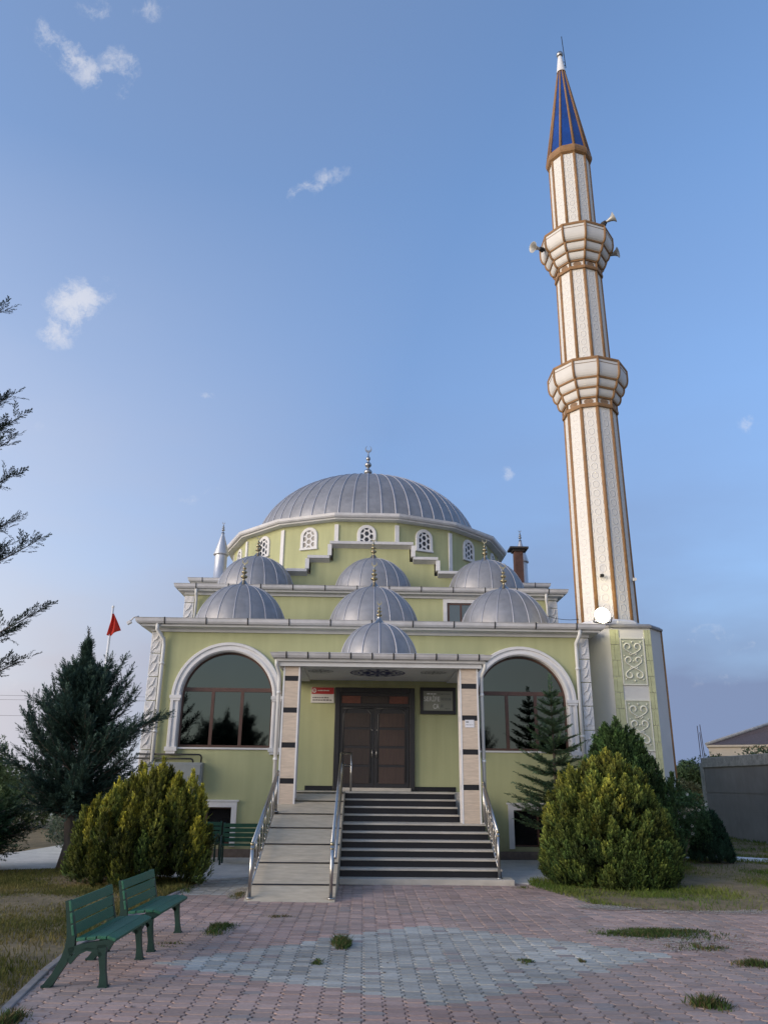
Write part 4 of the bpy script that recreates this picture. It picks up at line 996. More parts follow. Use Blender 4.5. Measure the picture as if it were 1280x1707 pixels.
# ================================================================== GROUND
def inpoly(x, y, poly):
    c = np.zeros(x.shape, bool); n = len(poly)
    for i in range(n):
        x0, y0 = poly[i]; x1, y1 = poly[(i+1)%n]
        if y0 == y1: continue
        k = ((y0 > y) != (y1 > y)) & (x < (x1-x0)*(y-y0)/(y1-y0)+x0); c ^= k
    return c
def vnoise(x, y, s, seed):
    """smooth value noise in 2D"""
    rg = np.random.default_rng(seed); T = rg.random((64,64)); u_ = np.asarray(x)/s+17.3; v_ = np.asarray(y)/s+9.1
    i = np.floor(u_).astype(int); j = np.floor(v_).astype(int); a = u_-i; b = v_-j; a = a*a*(3-2*a); b = b*b*(3-2*b)
    t = lambda p, q: T[p % 64, q % 64]
    return t(i,j)*(1-a)*(1-b)+t(i+1,j)*a*(1-b)+t(i,j+1)*(1-a)*b+t(i+1,j+1)*a*b
def flat(name, poly, z, m, kind='structure', thick=0):
    mb = MB()
    if thick: mb.extrude(poly, 'z', z-thick, z)
    else: mb.add([(x,y,z) for x,y in poly], [tuple(range(len(poly)))])
    return struct(mb.build(name, m), kind)
flat('ground', [(-400,-300),(400,-300),(400,500),(-400,500)], -.07, M['dirt'])
LK = [(-2.62,4.4),(-2.76,7.1),(-2.98,8.6),(-3.10,9.9),(-3.14,11.6),(-2.98,14.3),(-2.80,15.75)]         # kerb line on the left
RL = [(3.05,15.6),(3.28,14.6),(3.56,13.35),(4.1,12.9),(4.9,12.72),(6.0,12.6),(13.1,12.45)]                # lawn edge on the right
PAV = [(x-.10,y) for x,y in LK]+[(-2.2,16.9),(2.9,16.2),(3.4,15.8),(3.6,14.7),(3.85,13.7),(4.2,13.3),(5.0,13.1),(6.0,12.95),(13.1,12.8),(13.1,4.4)]
flat('paving_base', PAV, -.014, M['joint'])
DIA = [(-2.05,8.95),(.80,11.42),(3.42,9.60),(.78,7.45)]
pw, ph_ = .176, .127
def pavers():
    red = []; grey = []; rc = []; gc = []
    ncol = int(17/pw); nrow = int(13/ph_)
    yv = np.array([-1,-.62,-.38,.38,.62,1])*.5
    bo = np.array([-1,-1,1,1,-1,-1])*.013
    xs_ = []
    for i in range(ncol):
        for j in range(nrow):
            xs_.append((-3.4+i*pw, 4.3+j*ph_+(ph_/2 if i%2 else 0)))
    C = np.array(xs_)
    ok = inpoly(C[:,0], C[:,1], PAV) & ~((C[:,0]>-1.85)&(C[:,0]<2.62)&(C[:,1]>15.62)) & ~((C[:,0]>-1.72)&(C[:,0]<-.52)&(C[:,1]>13.45))
    C = C[ok]
    hw, hh = pw/2-.0058, ph_/2-.0052
    out = [(-hw-bo[k], yv[k]*2*hh) for k in range(6)][::-1]+[(hw+bo[k], yv[k]*2*hh) for k in range(6)]
    out = np.array(out)              # ccw: up the right, down the left
    n = len(C); rg = np.random.default_rng(5)
    top = np.zeros((n,12,3)); ins = out*np.array([.955,.945])
    top[:,:,0] = C[:,None,0]+ins[None,:,0]; top[:,:,1] = C[:,None,1]+ins[None,:,1]
    h = (rg.random(n)-.5)*.005; tx = (rg.random(n)-.5)*.03; ty = (rg.random(n)-.5)*.03
    und = (vnoise(C[:,0],C[:,1],1.5,8)-.5)*.02
    top[:,:,2] = (h+und)[:,None]+tx[:,None]*ins[None,:,0]+ty[:,None]*ins[None,:,1]
    low = top.copy(); low[:,:,0] = C[:,None,0]+out[None,:,0]; low[:,:,1] = C[:,None,1]+out[None,:,1]; low[:,:,2] -= .007
    bot = low.copy(); bot[:,:,2] = -.02
    g = inpoly(C[:,0], C[:,1], DIA) | ((C[:,1]>14.05)&(C[:,0]<-1.85))
    val = .74+.52*rg.random(n); big = .82+.36*vnoise(C[:,0],C[:,1],1.3,3)
    redc = np.array([.355,.24,.20])[None]*(1+.0*val[:,None]); gc_ = np.array([.35,.345,.31])[None]
    col = np.where(g[:,None], gc_, redc)*(val*big)[:,None]
    mixd = vnoise(C[:,0],C[:,1],.8,9)[:,None]; col = col*(1-.42*mixd)+np.array([.26,.235,.20])*.42*mixd
    stray = rg.random(n) < .03; col[stray] = np.array([.26,.22,.20])
    side = np.stack([np.stack([low[:,k],low[:,(k+1)%12],top[:,(k+1)%12],top[:,k]],1) for k in range(12)],1)
    skirt = np.stack([np.stack([bot[:,k],bot[:,(k+1)%12],low[:,(k+1)%12],low[:,k]],1) for k in range(12)],1)
    for nm, msk in (('red_paving', ~g), ('grey_paving', g)):
        V = np.concatenate([top[msk].reshape(-1,3), low[msk].reshape(-1,3), bot[msk].reshape(-1,3)]); k = msk.sum()
        me = bpy.data.meshes.new(nm); F = []
        b1_, b2_ = k*12, 2*k*12
        for i in range(k):
            o = i*12; F.append([o+q for q in range(12)])
            for q in range(12):
                q2 = (q+1)%12; F.append((b1_+o+q, b1_+o+q2, o+q2, o+q)); F.append((b2_+o+q, b2_+o+q2, b1_+o+q2, b1_+o+q))
        me.from_pydata(V.tolist(), [], F); a = me.color_attributes.new('tint','FLOAT_COLOR','POINT')
        cc = np.ones((3*k*12,4),np.float32); cc[:,:3] = np.tile(np.repeat(col[msk],12,0),(3,1)); a.data.foreach_set('color', cc.ravel())
        me.materials.append(M['paver']); o = bpy.data.objects.new(nm, me); COL.objects.link(o); struct(o)
pavers()
def sheet(name, poly, z, m, amp, step=.25, seed=1, edge=0):
    """a gently uneven ground sheet clipped to a polygon"""
    xs = [p[0] for p in poly]; ys = [p[1] for p in poly]
    bm = bmesh.new(); bm.faces.new([bm.verts.new((x,y,z)) for x,y in poly])
    for ax, a, b in ((0,min(xs),max(xs)),(1,min(ys),max(ys))):
        v = a+step
        while v < b:
            g = bm.verts[:]+bm.edges[:]+bm.faces[:]; no = (1,0,0) if ax==0 else (0,1,0)
            bmesh.ops.bisect_plane(bm, geom=g, plane_co=(v if ax==0 else 0, v if ax else 0, 0), plane_no=no); v += step
    PP = np.array(poly+[poly[0]])
    for v in bm.verts:
        q = np.array(v.co[:2]); a = PP[:-1]; d = PP[1:]-a; tt = np.clip(((q-a)*d).sum(1)/(d*d).sum(1),0,1); dist = np.sqrt((((a+d*tt[:,None])-q)**2).sum(1)).min()
        v.co.z += -edge*max(0,1-dist/.35)
        v.co.z += float((vnoise(v.co.x, v.co.y, .9, seed)-.5)*amp+(vnoise(v.co.x, v.co.y, .3, seed+1)-.5)*amp*.4)
    me = bpy.data.meshes.new(name); bm.to_mesh(me); bm.free()
    for p in me.polygons: p.use_smooth = True
    me.materials.append(m); o = bpy.data.objects.new(name, me); COL.objects.link(o); return struct(o)
LAWNL = [(-16,4.4)]+[(x-.08,y) for x,y in LK]+[(-3.2,15.9),(-5.2,17.0),(-6.0,17.55),(-7.4,17.25),(-9.5,16.6),(-16,16)]
sheet('lawn_ground', LAWNL, .02, M['dirt'], .04, .3, 1, .02)
LAWNR = [(x,y) for x,y in RL]+[(13.1,33),(9.5,33),(9.0,24),(8.7,21.6),(6.2,20.0),(4.6,16.9),(3.2,16.2)]
sheet('lawn_ground', LAWNR, .03, M['dirt'], .05, .25, 4, .05)
mb = MB()
for i in range(len(LK)-1):
    a = Vector((*LK[i],0)); b = Vector((*LK[i+1],0)); d = (b-a); n_ = max(1, int(d.length/.8)); q = Vector((-d.y,d.x,0)).normalized()
    for k in range(n_):
        p0 = a+d*(k/n_)+d.normalized()*.006; p1 = a+d*((k+1)/n_)-d.normalized()*.006; c = (p0+p1)/2+q*.04
        mb.cbox(c+Vector((0,0,.0)), (p1-p0)/2, q*.04, (0,0,.016+random.uniform(0,.010)))
struct(mb.build('kerb', M['kerb'], bevel=.012))
flat('concrete_apron', [(-2.86,15.9),(-2.2,16.4),(-1.85,16.6),(-1.85,20.4),(-6.2,20.4),(-6.2,18.5),(-5.0,17.2),(-3.3,16.0)], .02, M['pconc'], thick=.06)
flat('concrete_apron', [(2.62,16.0),(3.15,15.75),(4.5,16.9),(6.1,20.0),(8.4,21.4),(8.4,22),(5.8,20.4),(2.62,20.4)], .02, M['pconc'], thick=.06)
flat('concrete_path', [(-16,16.05),(-9.5,16.65),(-7.4,17.3),(-6.0,17.6),(-5.3,17.25),(-5.4,18.6),(-6.25,18.6),(-6.25,26),(-8.2,26),(-8.6,21.5),(-10,19.4),(-16,18.2)], .012, M['pconc'], thick=.05)
flat('pale_path', [(8.7,21.3),(9.1,20.45),(9.8,20.05),(13.1,19.2),(13.1,19.85),(10.2,20.85),(9.2,21.7)], .06, M['palepath'], thick=.08)

# ================================================================== GRASS
def blades(px, py, pz, hgt, wid, cols, lean=.5, rg=RNG):
    n = len(px); a = rg.random(n)*2*PI; la = rg.random(n)*2*PI; le = rg.random(n)*lean
    w_ = np.stack([np.cos(a)*wid/2, np.sin(a)*wid/2, np.zeros(n)], 1)
    b = np.stack([px,py,pz],1); t = b+np.stack([np.cos(la)*le*hgt, np.sin(la)*le*hgt, hgt],1); mid = b+(t-b)*.55+np.stack([np.zeros(n)]*2+[hgt*.08],1)
    V = np.stack([b-w_, b+w_, mid+w_*.6, t, mid-w_*.6],1)
    return V
def lawn_grass(name, poly, n, hmin, hmax, seed, dens, c1, c2, zb=.03, clear=()):
    rg = np.random.default_rng(seed); xs = [p[0] for p in poly]; ys = [p[1] for p in poly]
    x = rg.uniform(max(min(xs),-9.5), max(xs), n*3); y = rg.uniform(min(ys), max(ys), n*3)
    # nearer ground needs denser blades
    keep = inpoly(x,y,poly) & (rg.random(n*3) < dens(x,y))
    for cx_, cy_, r_ in clear: keep &= (x-cx_)**2+(y-cy_)**2 > r_*r_
    x, y = x[keep][:n], y[keep][:n]
    k = vnoise(x,y,.7,seed+5); h = (hmin+(hmax-hmin)*rg.random(len(x))**1.5)*(.6+.8*k)
    z = zb+(vnoise(x,y,.9,1)-.5)*.0
    t = np.clip(.75*vnoise(x,y,1.1,seed+7)+.5*rg.random(len(x))-.1,0,1)[:,None]
    col = (np.array(c1)*(1-t)+np.array(c2)*t)*(.75+.5*rg.random(len(x)))[:,None]
    V = blades(x,y,np.full(len(x),zb-.025),h,.006+.006*rg.random(len(x))+.0006*np.maximum(0,y-6),col,.9,rg)
    return struct(quads(name, V, M['grass'], cols=col, kv=5), 'stuff')
lawn_grass('dry_grass', [(-9,4.4)]+LAWNL[1:8]+LAWNL[8:12]+[(-9.4,16.5)], 150000, .02, .075, 21, lambda x,y: np.clip(vnoise(x,y,1.2,31)*1.6-.08,.06,1), (.085,.105,.024), (.215,.165,.06))
lawn_grass('green_grass', LAWNR, 120000, .03, .10, 22, lambda x,y: np.clip(vnoise(x,y,1.0,32)*1.7-.25,.05,1)*np.where(x>3.9,np.clip((y-12.75)/1.1,.12,1),1)*np.where(y<21,1,.35)*np.where(x<11,1,.5), (.062,.130,.018), (.17,.18,.045))
# weeds in the joints: every clump its own thing
def weed(label, x, y, rx, ry, n, h, seed, brown=.2, cat='weed'):
    rg = np.random.default_rng(seed); q = rg.random(n)*2*PI; rr = np.sqrt(rg.random(n))
    K_ = 3+int(rg.integers(0,5))+int(8*max(0,rx-.3)); cq = rg.random(K_)*2*PI; cr_ = np.sqrt(rg.random(K_))*.8; pick = rg.integers(0,K_,n); sg_ = (.12+.30*rg.random(K_))[pick]
    px = x+rx*(cr_*np.cos(cq))[pick]+rx*sg_*rg.normal(size=n); py = y+ry*(cr_*np.sin(cq))[pick]+ry*sg_*rg.normal(size=n); rr = np.clip(np.hypot((px-x)/rx,(py-y)/ry),0,1.4)
    kk = vnoise(px,py,.16,seed+3)*.6+vnoise(px,py,.5,seed+9)*.4 > .40; px, py, rr = px[kk], py[kk], rr[kk]; n = len(px)
    hh = h*(.35+.65*rg.random(n))*(1.15-.6*rr)
    t = (rg.random(n) < brown)[:,None]; col = np.where(t, np.array([.17,.13,.06]), np.array([.065,.105,.028]))*(.65+.7*rg.random(n))[:,None]
    o = quads('weed_clump', blades(px,py,np.full(n,-.004),hh,.007+.008*rg.random(n),col,1.3,rg), M['grass'], origin=(x,y,0), cols=col, kv=5)
    return tag(o, label, cat, 'weeds growing in the paving joints')
weed('low green weed clump right of the near park benches', -1.78,10.85,.24,.40,700,.10,41)
weed('dark green weed clump at the upper left edge of the grey paving diamond', -.22,10.05,.15,.30,650,.12,42)
weed('small weed tuft inside the left half of the grey paving diamond', -.42,9.1,.08,.10,160,.06,43)
weed('widest grassy weed patch, at the right tip of the grey paving diamond', 3.75,10.75,.85,.40,2900,.08,44,.15)
weed('yellowish weed strip just in front of the widest weed patch', 3.85,9.95,.35,.28,520,.06,45,.55)
weed('small weed tuft in the right half of the grey paving diamond, the left one', 1.72,9.15,.10,.12,190,.05,46,.35)
weed('small weed tuft in the right half of the grey paving diamond, the right one', 2.28,9.2,.07,.08,120,.05,47,.35)
weed('ragged weed clump with reddish stems at the lower right', 2.93,7.55,.17,.16,420,.12,48,.35)
weed('weed clump at the far right edge of the paving', 4.05,9.0,.22,.20,420,.10,49,.45)
weed('sparse brown weeds in front of the ramp foot', -1.1,11.9,.20,.12,130,.05,50,.7)
weed('flat weed strip under the near park bench', -2.25,9.9,.30,.18,300,.05,51,.4)
weed('weed fringe along the left kerb at the lower left corner', -2.66,6.9,.12,.45,460,.11,52,.4)
weed('weeds and litter beside the left ramp railing', -1.98,13.9,.14,.5,320,.07,53,.6)
weed('weeds at the foot of the left golden bush', -3.0,14.6,.18,.6,500,.09,54,.3)
weed('scattered weeds at the stair corner on the right', 2.95,15.2,.25,.25,220,.06,55,.6)
# gravel spilled over the paving
for x, y, rx, ry, s in ((3.8,10.35,.95,.7,61),(5.6,12.62,1.6,.22,63),(3.75,13.0,.5,.3,62),(-2.0,14.3,.2,.7,64)):
    rg = np.random.default_rng(s); n = 1500; q = rg.random(n)*2*PI; rr = rg.random(n)**.7; a = rg.random(n)*2*PI; sz = .006+.014*rg.random(n)**2
    c = np.stack([x+rx*rr*np.cos(q), y+ry*rr*np.sin(q), .004+sz*.4],1)
    V = np.stack([c+np.stack([np.cos(a+k*PI/2)*sz, np.sin(a+k*PI/2)*sz, sz*(.08 if k%2 else -.08)],1) for k in range(4)],1)
    struct(quads('loose_gravel', V, M['gravel']), 'stuff')
# crumbs of earth and dead leaves in the joints
rg = np.random.default_rng(77); n = 900; xx = rg.uniform(-2.6,5,n); yy = 5+9*rg.random(n)**1.5; kk = vnoise(xx,yy,.7,78) > .45; xx, yy = xx[kk], yy[kk]; n = len(xx); a = rg.random(n)*2*PI; sz = .006+.018*rg.random(n)**2
c = np.stack([xx,yy,np.full(n,.006)],1)
V = np.stack([c+np.stack([np.cos(a+k*PI/2)*sz*(1.6 if k%2 else .7), np.sin(a+k*PI/2)*sz*(1.6 if k%2 else .7), rg.random(n)*.012],1) for k in range(4)],1)
struct(quads('dead_leaves', V, M['bark']), 'stuff')

# ================================================================== FOLIAGE
def norm(a): return a/np.maximum(1e-9, np.linalg.norm(a, axis=-1, keepdims=True))
def fern(nside, ang, ratio, leaf_w, seed, sub=0, taper=.8, curl=.0):
    """flat spray of unit length along +x: quads (m,4,3) and a 0..1 tip factor"""
    rg = np.random.default_rng(seed); Q = []; T = []
    def leaf(p, d, l, w_, t):
        d = d/np.linalg.norm(d); s = np.cross([0,0,1.], d); s = s/max(1e-6,np.linalg.norm(s)); jz = np.array([0,0,(rg.random()-.5)*.5*w_])
        Q.append([p-s*w_*.12, p+d*l*.45-s*w_*.5+jz, p+d*l, p+d*l*.45+s*w_*.5-jz]); T.append(t)
    def axis(p, d, l, lev, t0):
        k = nside if lev == sub else max(4, nside)
        if lev < sub:
            for i in range(k):
                f_ = .12+.83*i/k; s = 1 if i%2 else -1; a = s*math.radians(ang+rg.normal(0,6)); c, sn = math.cos(a), math.sin(a)
                dd = np.array([d[0]*c-d[1]*sn, d[0]*sn+d[1]*c, d[2]+rg.normal(0,.18)])
                axis(p+d*l*f_, dd, l*ratio*(1-taper*f_)*(.8+.4*rg.random()), lev+1, f_)
            axis(p+d*l*.55, d, l*.45, lev+1, .8)
            Q.append([p-np.array([0,.006,0])*1, p+d*l*.8-np.array([0,.003,0]), p+d*l*.8+np.array([0,.003,0]), p+np.array([0,.006,0])]); T.append(-1)
        else:
            for i in range(k):
                f_ = .05+.9*i/k; s = 1 if i%2 else -1; a = s*math.radians(ang*.85+rg.normal(0,8)); c, sn = math.cos(a), math.sin(a)
                dd = np.array([d[0]*c-d[1]*sn, d[0]*sn+d[1]*c, d[2]+rg.normal(0,.25)])
                ll = l*ratio*(1-taper*f_)*(.75+.5*rg.random()); leaf(p+d*l*f_, dd, max(ll,l*.10), leaf_w*l if sub==0 else leaf_w, min(1,t0*.6+f_*.5))
            leaf(p+d*l*.72, d, l*.32, leaf_w*l if sub==0 else leaf_w, 1)
    axis(np.zeros(3), np.array([1.,0,0]), 1., 0, 0)
    return np.array(Q), np.array(T)
def stamp(temps, O, X, S, seed, Zh=None, mult=None, c_in=(.03,.05,.02), c_out=(.06,.1,.03), vary=.25, c_tip=None, tipamt=None):
    """place spray templates at O with axis X, length S"""
    rg = np.random.default_rng(seed); n = len(O); X = norm(X); Zr = rg.normal(size=(n,3)) if Zh is None else Zh+.35*rg.normal(size=(n,3))
    Yv = norm(np.cross(Zr, X)); Z = np.cross(X, Yv); idx = rg.integers(0, len(temps), n); Vs = []; Cs = []
    jit = (1+vary*(rg.random(n)*2-1))*(1 if mult is None else mult)
    for k, (Q, T) in enumerate(temps):
        s = np.where(idx == k)[0]
        if not len(s): continue
        A = Q[None]*S[s,None,None,None]
        V = O[s,None,None,:]+A[...,0:1]*X[s,None,None,:]+A[...,1:2]*Yv[s,None,None,:]+A[...,2:3]*Z[s,None,None,:]
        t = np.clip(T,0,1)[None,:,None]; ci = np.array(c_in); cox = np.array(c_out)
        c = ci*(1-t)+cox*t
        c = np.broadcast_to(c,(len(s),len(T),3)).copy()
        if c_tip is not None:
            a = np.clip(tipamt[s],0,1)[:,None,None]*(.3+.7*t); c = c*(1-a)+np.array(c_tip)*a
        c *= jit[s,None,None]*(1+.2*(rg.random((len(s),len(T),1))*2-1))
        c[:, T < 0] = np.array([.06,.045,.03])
        Vs.append(V.reshape(-1,4,3)); Cs.append(c.reshape(-1,3))
    return np.concatenate(Vs), np.concatenate(Cs)
def sphere_dirs(n, rg): return norm(rg.normal(size=(n,3)))

TH = [fern(9,38,.42,.16,s,0,.75) for s in (1,2,3,4)]           # thuja fan, one level
JU = [fern(6,36,.50,.045,s,1,.7) for s in (5,6,7)]             # juniper spray, two levels
JS = [fern(13,36,.36,.070,s,0,.7) for s in (8,9,10)]           # simple feathery juniper spray
NE = [fern(9,38,.42,.042,s,1,.72) for s in (12,13,14)]         # near conifer spray, fine
FI = [fern(34,54,.26,.055,s,0,.45) for s in (15,16)]           # fir shoot with needles
def plume_fans(base, axis, length, rad, n, seed, fan=.2, out=.55):
    """fans covering one flame-shaped plume"""
    rg = np.random.default_rng(seed); ax = np.array(axis, float); ax /= np.linalg.norm(ax); t = rg.random(n)**.85; q = rg.random(n)*2*PI
    a = np.cross(ax,[.3,1,.2]); a /= np.linalg.norm(a); b = np.cross(ax,a)
    R = rad*np.clip(np.sin(np.clip(t*.93+.16,0,1)*PI)**.75,.05,1)*(.55+.5*rg.random(n))
    rd = a[None]*np.cos(q)[:,None]+b[None]*np.sin(q)[:,None]
    O = np.array(base)[None]+ax[None]*(t*length)[:,None]+rd*R[:,None]
    X = ax[None]*1.0+rd*out*(1-.7*t)[:,None]+.22*rg.normal(size=(n,3))
    S = fan*(.65+.6*rg.random(n))*(1-.35*t)
    return O, X, S, t, rd

def thuja(name, label, loc, plumes, cols, fan, dens, group=None, seed=1, stems=7, out=.40):
    c_in, c_out, c_tip = cols; t = thing(name, label, 'bush', loc, group=group); O = []; X = []; S = []; A = []; Zh = []; MU = []; rg = np.random.default_rng(seed)
    for i, (b, ax, l, r_, yl) in enumerate(plumes):
        o, x, s, tt, rd = plume_fans(b, ax, l, r_, max(6,int(dens*l*r_)), seed*97+i, fan, out)
        O.append(o); X.append(x); S.append(s); MU.append(np.full(len(o), .40+1.15*rg.random()**1.1)); A.append(yl*np.clip(.15+.9*tt+.25*rg.normal(size=len(tt)),0,1)); Zh.append(rd)  # random plume brightness; the wide range puts shaded gaps into the colour
    O, X, S, A, Zh = map(np.concatenate, (O,X,S,A,Zh)); O[:,2] = np.maximum(O[:,2], .03)
    V, C = stamp(TH, O, X, S, seed, Zh, np.concatenate(MU), c_in, c_out, .3, c_tip, A); V[:,:,2] = np.maximum(V[:,:,2], .01)
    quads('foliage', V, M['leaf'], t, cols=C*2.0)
    mb = MB()
    for k in range(stems):
        b, ax, l, r_, _ = plumes[rg.integers(len(plumes))]; p0 = (loc[0]+(b[0]-loc[0])*.25, loc[1]+(b[1]-loc[1])*.25, 0); mb.tube([p0, ((p0[0]+b[0])/2,(p0[1]+b[1])/2,b[2]*.6+.1), tuple(np.array(b)+np.array(ax)*l*.5)], [.035,.025,.008], 6)
    mb.build('stem', M['bark'], t)
    return t
# golden bush on the left: a cluster of upright plumes
rg = np.random.default_rng(101); pl = []
for k in range(120):
    q = rg.random()*2*PI; rr = math.sqrt(rg.random()); x = -3.92+1.02*rr*math.cos(q); y = 15.25+.72*rr*math.sin(q)
    topz = (1.90-.75*rr**2.2)*(.82+.28*rg.random()); l = .45+.5*rg.random(); zb = max(.02, topz-l)
    pl.append(((x,y,zb),(.22*(x+3.92)*rr,.22*(y-15.25)*rr-.04,1),l,.085+.065*rg.random(),.25+.85*rg.random()))
    if rg.random() < .75:
        zb2 = rg.random()*max(.05,zb-.15); pl.append(((x*1.0+.10*math.cos(q)*1.0,y+.10*math.sin(q),zb2),(.4*math.cos(q)*rr,.4*math.sin(q)*rr,1),.45+.25*rg.random(),.12+.06*rg.random(),.6*rg.random()))
for x, z in ((-3.66,2.08),(-3.10,1.86),(-3.98,1.95),(-4.42,1.72),(-2.92,1.62)):
    pl.append(((x,15.05,z-.75),(.02,0,1),.75,.15,.9))
GOLD = ((.011,.020,.007),(.050,.078,.017),(.27,.235,.024))  # inner colour darkened to paint shade into the gaps between plumes
GOLD2 = ((.012,.024,.008),(.066,.108,.028),(.27,.245,.032))  # same darkened inner colour, painted shade between the plumes
thuja('golden_bush', 'golden green conifer bush with flame shaped plumes, left of the ramp behind the benches', (-3.92,15.25,0), pl, GOLD, .15, 2000, 'golden conifer bushes', 3)
# round golden bush on the right: many short plumes over a dome
pl = []
for k in range(440):
    d = sphere_dirs(1, rg)[0]; d[2] = abs(d[2])*1.0
    e = rg.random()**1.7*.24; cx_, cy_ = 4.62, 15.75; R = np.array([1.22,1.0,1.98])*(1-e)*(.93+.12*rg.random())
    p = np.array([cx_,cy_,.14])+d*R; sh = 1-.10*(d[2] < .25)
    p[0] = cx_+(p[0]-cx_)*sh; yl = np.clip(-.02+.62*d[2]+.40*rg.random()-.2*(d[1] > .4),0,1)
    pl.append((p-np.array([d[0]*.07,d[1]*.07,.20]), (d[0]*.40,d[1]*.40,1), .25+.20*rg.random(), .11+.06*rg.random(), min(1,yl*(.3+1.0*rg.random()))))
for k in range(150):
    q = rg.random()*2*PI; pl.append(((4.62+1.12*math.cos(q),15.75+.92*math.sin(q),.02+.5*rg.random()),(.35*math.cos(q),.35*math.sin(q),1),.30,.12,.35*rg.random()))
for x, z in ((4.72,2.30),(4.60,2.24),(4.95,2.18),(5.05,2.08),(4.40,2.05)): pl.append(((x,15.6,z-.42),(0,0,1),.42,.11,.9))
thuja('golden_bush', 'big rounded golden green conifer bush on the lawn right of the stairs', (4.62,15.75,0), pl, GOLD2, .14, 2500, 'golden conifer bushes', 4)
# taller green conifer behind it
pl = []
for k in range(260):
    q = rg.random()*2*PI; h = rg.random()**.8; r_ = .95*(1-h)**.7*(.75+.3*rg.random())+.06
    pl.append(((5.55+r_*1.1*math.cos(q),17.7+r_*.9*math.sin(q),.15+2.25*h),(.3*math.cos(q),.3*math.sin(q),1),.38+.25*rg.random(),.12+.06*rg.random(),.35*rg.random()))
for x, z, s in ((5.52,3.10,.7),(5.98,2.55,.6),(4.78,2.28,.6),(6.3,2.2,.6),(5.25,2.65,.5),(5.72,2.75,.5),(6.65,1.95,.5)): pl.append(((x,17.6,z-s),(0,0,1),s,.15,.3))
thuja('tall_green_bush', 'tall dark green conifer bush rising behind the round golden bush', (5.55,17.7,0), pl, ((.014,.030,.011),(.034,.068,.022),(.09,.13,.03)), .18, 1500, None, 5)
# low dark cone at the right
pl = []
for k in range(170):
    q = rg.random()*2*PI; h = rg.random(); r_ = .40*(1-h)**.6+.02
    pl.append(((8.38+r_*math.cos(q),20.15+r_*math.sin(q),.02+.92*h),(.25*math.cos(q),.25*math.sin(q),1),.25,.09,.1*rg.random()))
thuja('small_cone_bush', 'small dark clipped cone bush beside the white flowering rose', (8.38,20.15,0), pl, ((.008,.020,.012),(.017,.042,.024),(.03,.06,.03)), .12, 2400, None, 6)

# broad-leaved shrubs
LEAF = [(np.array([[[-.0,0,0],[.5,-.28,.06],[1,0,0],[.5,.28,.06]],[[.1,.05,0],[.5,.5,-.1],[.8,1.0,0],[.35,.75,.1]],[[.1,-.05,0],[.45,-.75,.1],[.85,-1.0,0],[.55,-.45,-.1]]]), np.array([.6,.4,.8]))]
def shrub(name, label, cat, loc, blobs, n, size, cols, seed, stems, flowers=0, group=None):
    t = thing(name, label, cat, loc, group=group); rg = np.random.default_rng(seed); O = []; X = []
    wts = np.array([b[3]*b[4]*b[5] for b in blobs])**.7; wts /= wts.sum()
    for b, wt in zip(blobs, wts):
        k = int(n*wt); d = sphere_dirs(k, rg); rr = (.45+.58*rg.random(k)**.6)[:,None]; lump = (.8+.35*vnoise(d[:,0]*2+d[:,2]*3, d[:,1]*2, .35, seed+2))[:,None]
        O.append(np.array(b[:3])+d*rr*lump*np.array(b[3:6])); X.append(d+.7*rg.normal(size=(k,3))+np.array([0,0,.25]))
    O = np.concatenate(O); X = np.concatenate(X); O[:,2] = np.maximum(O[:,2], .04)
    V, C = stamp(LEAF, O, X, size*(.7+.6*rg.random(len(O))), seed, None, None, cols[0], cols[1], .4)
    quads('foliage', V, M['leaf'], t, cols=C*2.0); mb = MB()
    for k in range(stems):
        b = blobs[rg.integers(len(blobs))]; q = rg.random()*2*PI; e = np.array(b[:3])+np.array([math.cos(q)*b[3]*.7, math.sin(q)*b[4]*.7, b[5]*.3])
        p0 = np.array([loc[0]+.15*math.cos(q*3), loc[1]+.12*math.sin(q*3), 0]); mid = (p0+e)/2+np.array([0,0,.1]); mb.tube([p0,mid,e], [.022,.016,.006], 5)
    mb.build('stem', M['bark'], t)
    if flowers:
        mb = MB(); k = rg.choice(len(O), flowers*12, replace=False); k = [i for i in k if O[i,1] < loc[1]+.1 or O[i,2] > loc[2]+1.3][:flowers]
        for i in k:
            c = O[i]+norm(X[i])*.06
            for p in range(5):
                a = p*2*PI/5; d1 = np.array([math.cos(a),-.5,math.sin(a)])*.032; d2 = np.array([math.cos(a+.6),-.4,math.sin(a+.6)])*.042; d3 = np.array([math.cos(a+1.2),-.5,math.sin(a+1.2)])*.032
                mb.add([c, c+d1, c+d2, c+d3], [(0,1,2,3)])
        mb.build('flowers', M['flower'], t)
    return t
shrub('rose_bush', 'loose rose bush with white flowers right of the tall green bush', 'bush', (7.45,19.9,0), [(7.3,19.9,1.45,.62,.5,.42),(7.75,19.9,1.15,.55,.5,.5),(7.05,19.8,1.0,.5,.45,.5),(8.05,20.0,.75,.35,.35,.4),(7.5,19.9,.75,.5,.4,.4)], 7500, .05, ((.014,.032,.012),(.035,.068,.028)), 71, 16, 22)
shrub('dark_shrub', 'dark reddish green broadleaf shrub squeezed behind the left golden bush', 'bush', (-4.55,16.6,0), [(-4.55,16.6,1.25,.55,.45,.5),(-4.85,16.6,.8,.5,.45,.5),(-4.2,16.7,.95,.4,.4,.45)], 4200, .055, ((.022,.028,.014),(.055,.060,.028)), 72, 9)
shrub('flowering_shrub', 'small pale leaved shrub around the trunk of the dark juniper', 'bush', (-6.3,18.9,0), [(-6.55,18.9,.75,.5,.4,.42),(-6.0,18.9,.95,.45,.4,.5)], 2600, .05, ((.05,.07,.04),(.13,.16,.11)), 73, 9, 10)

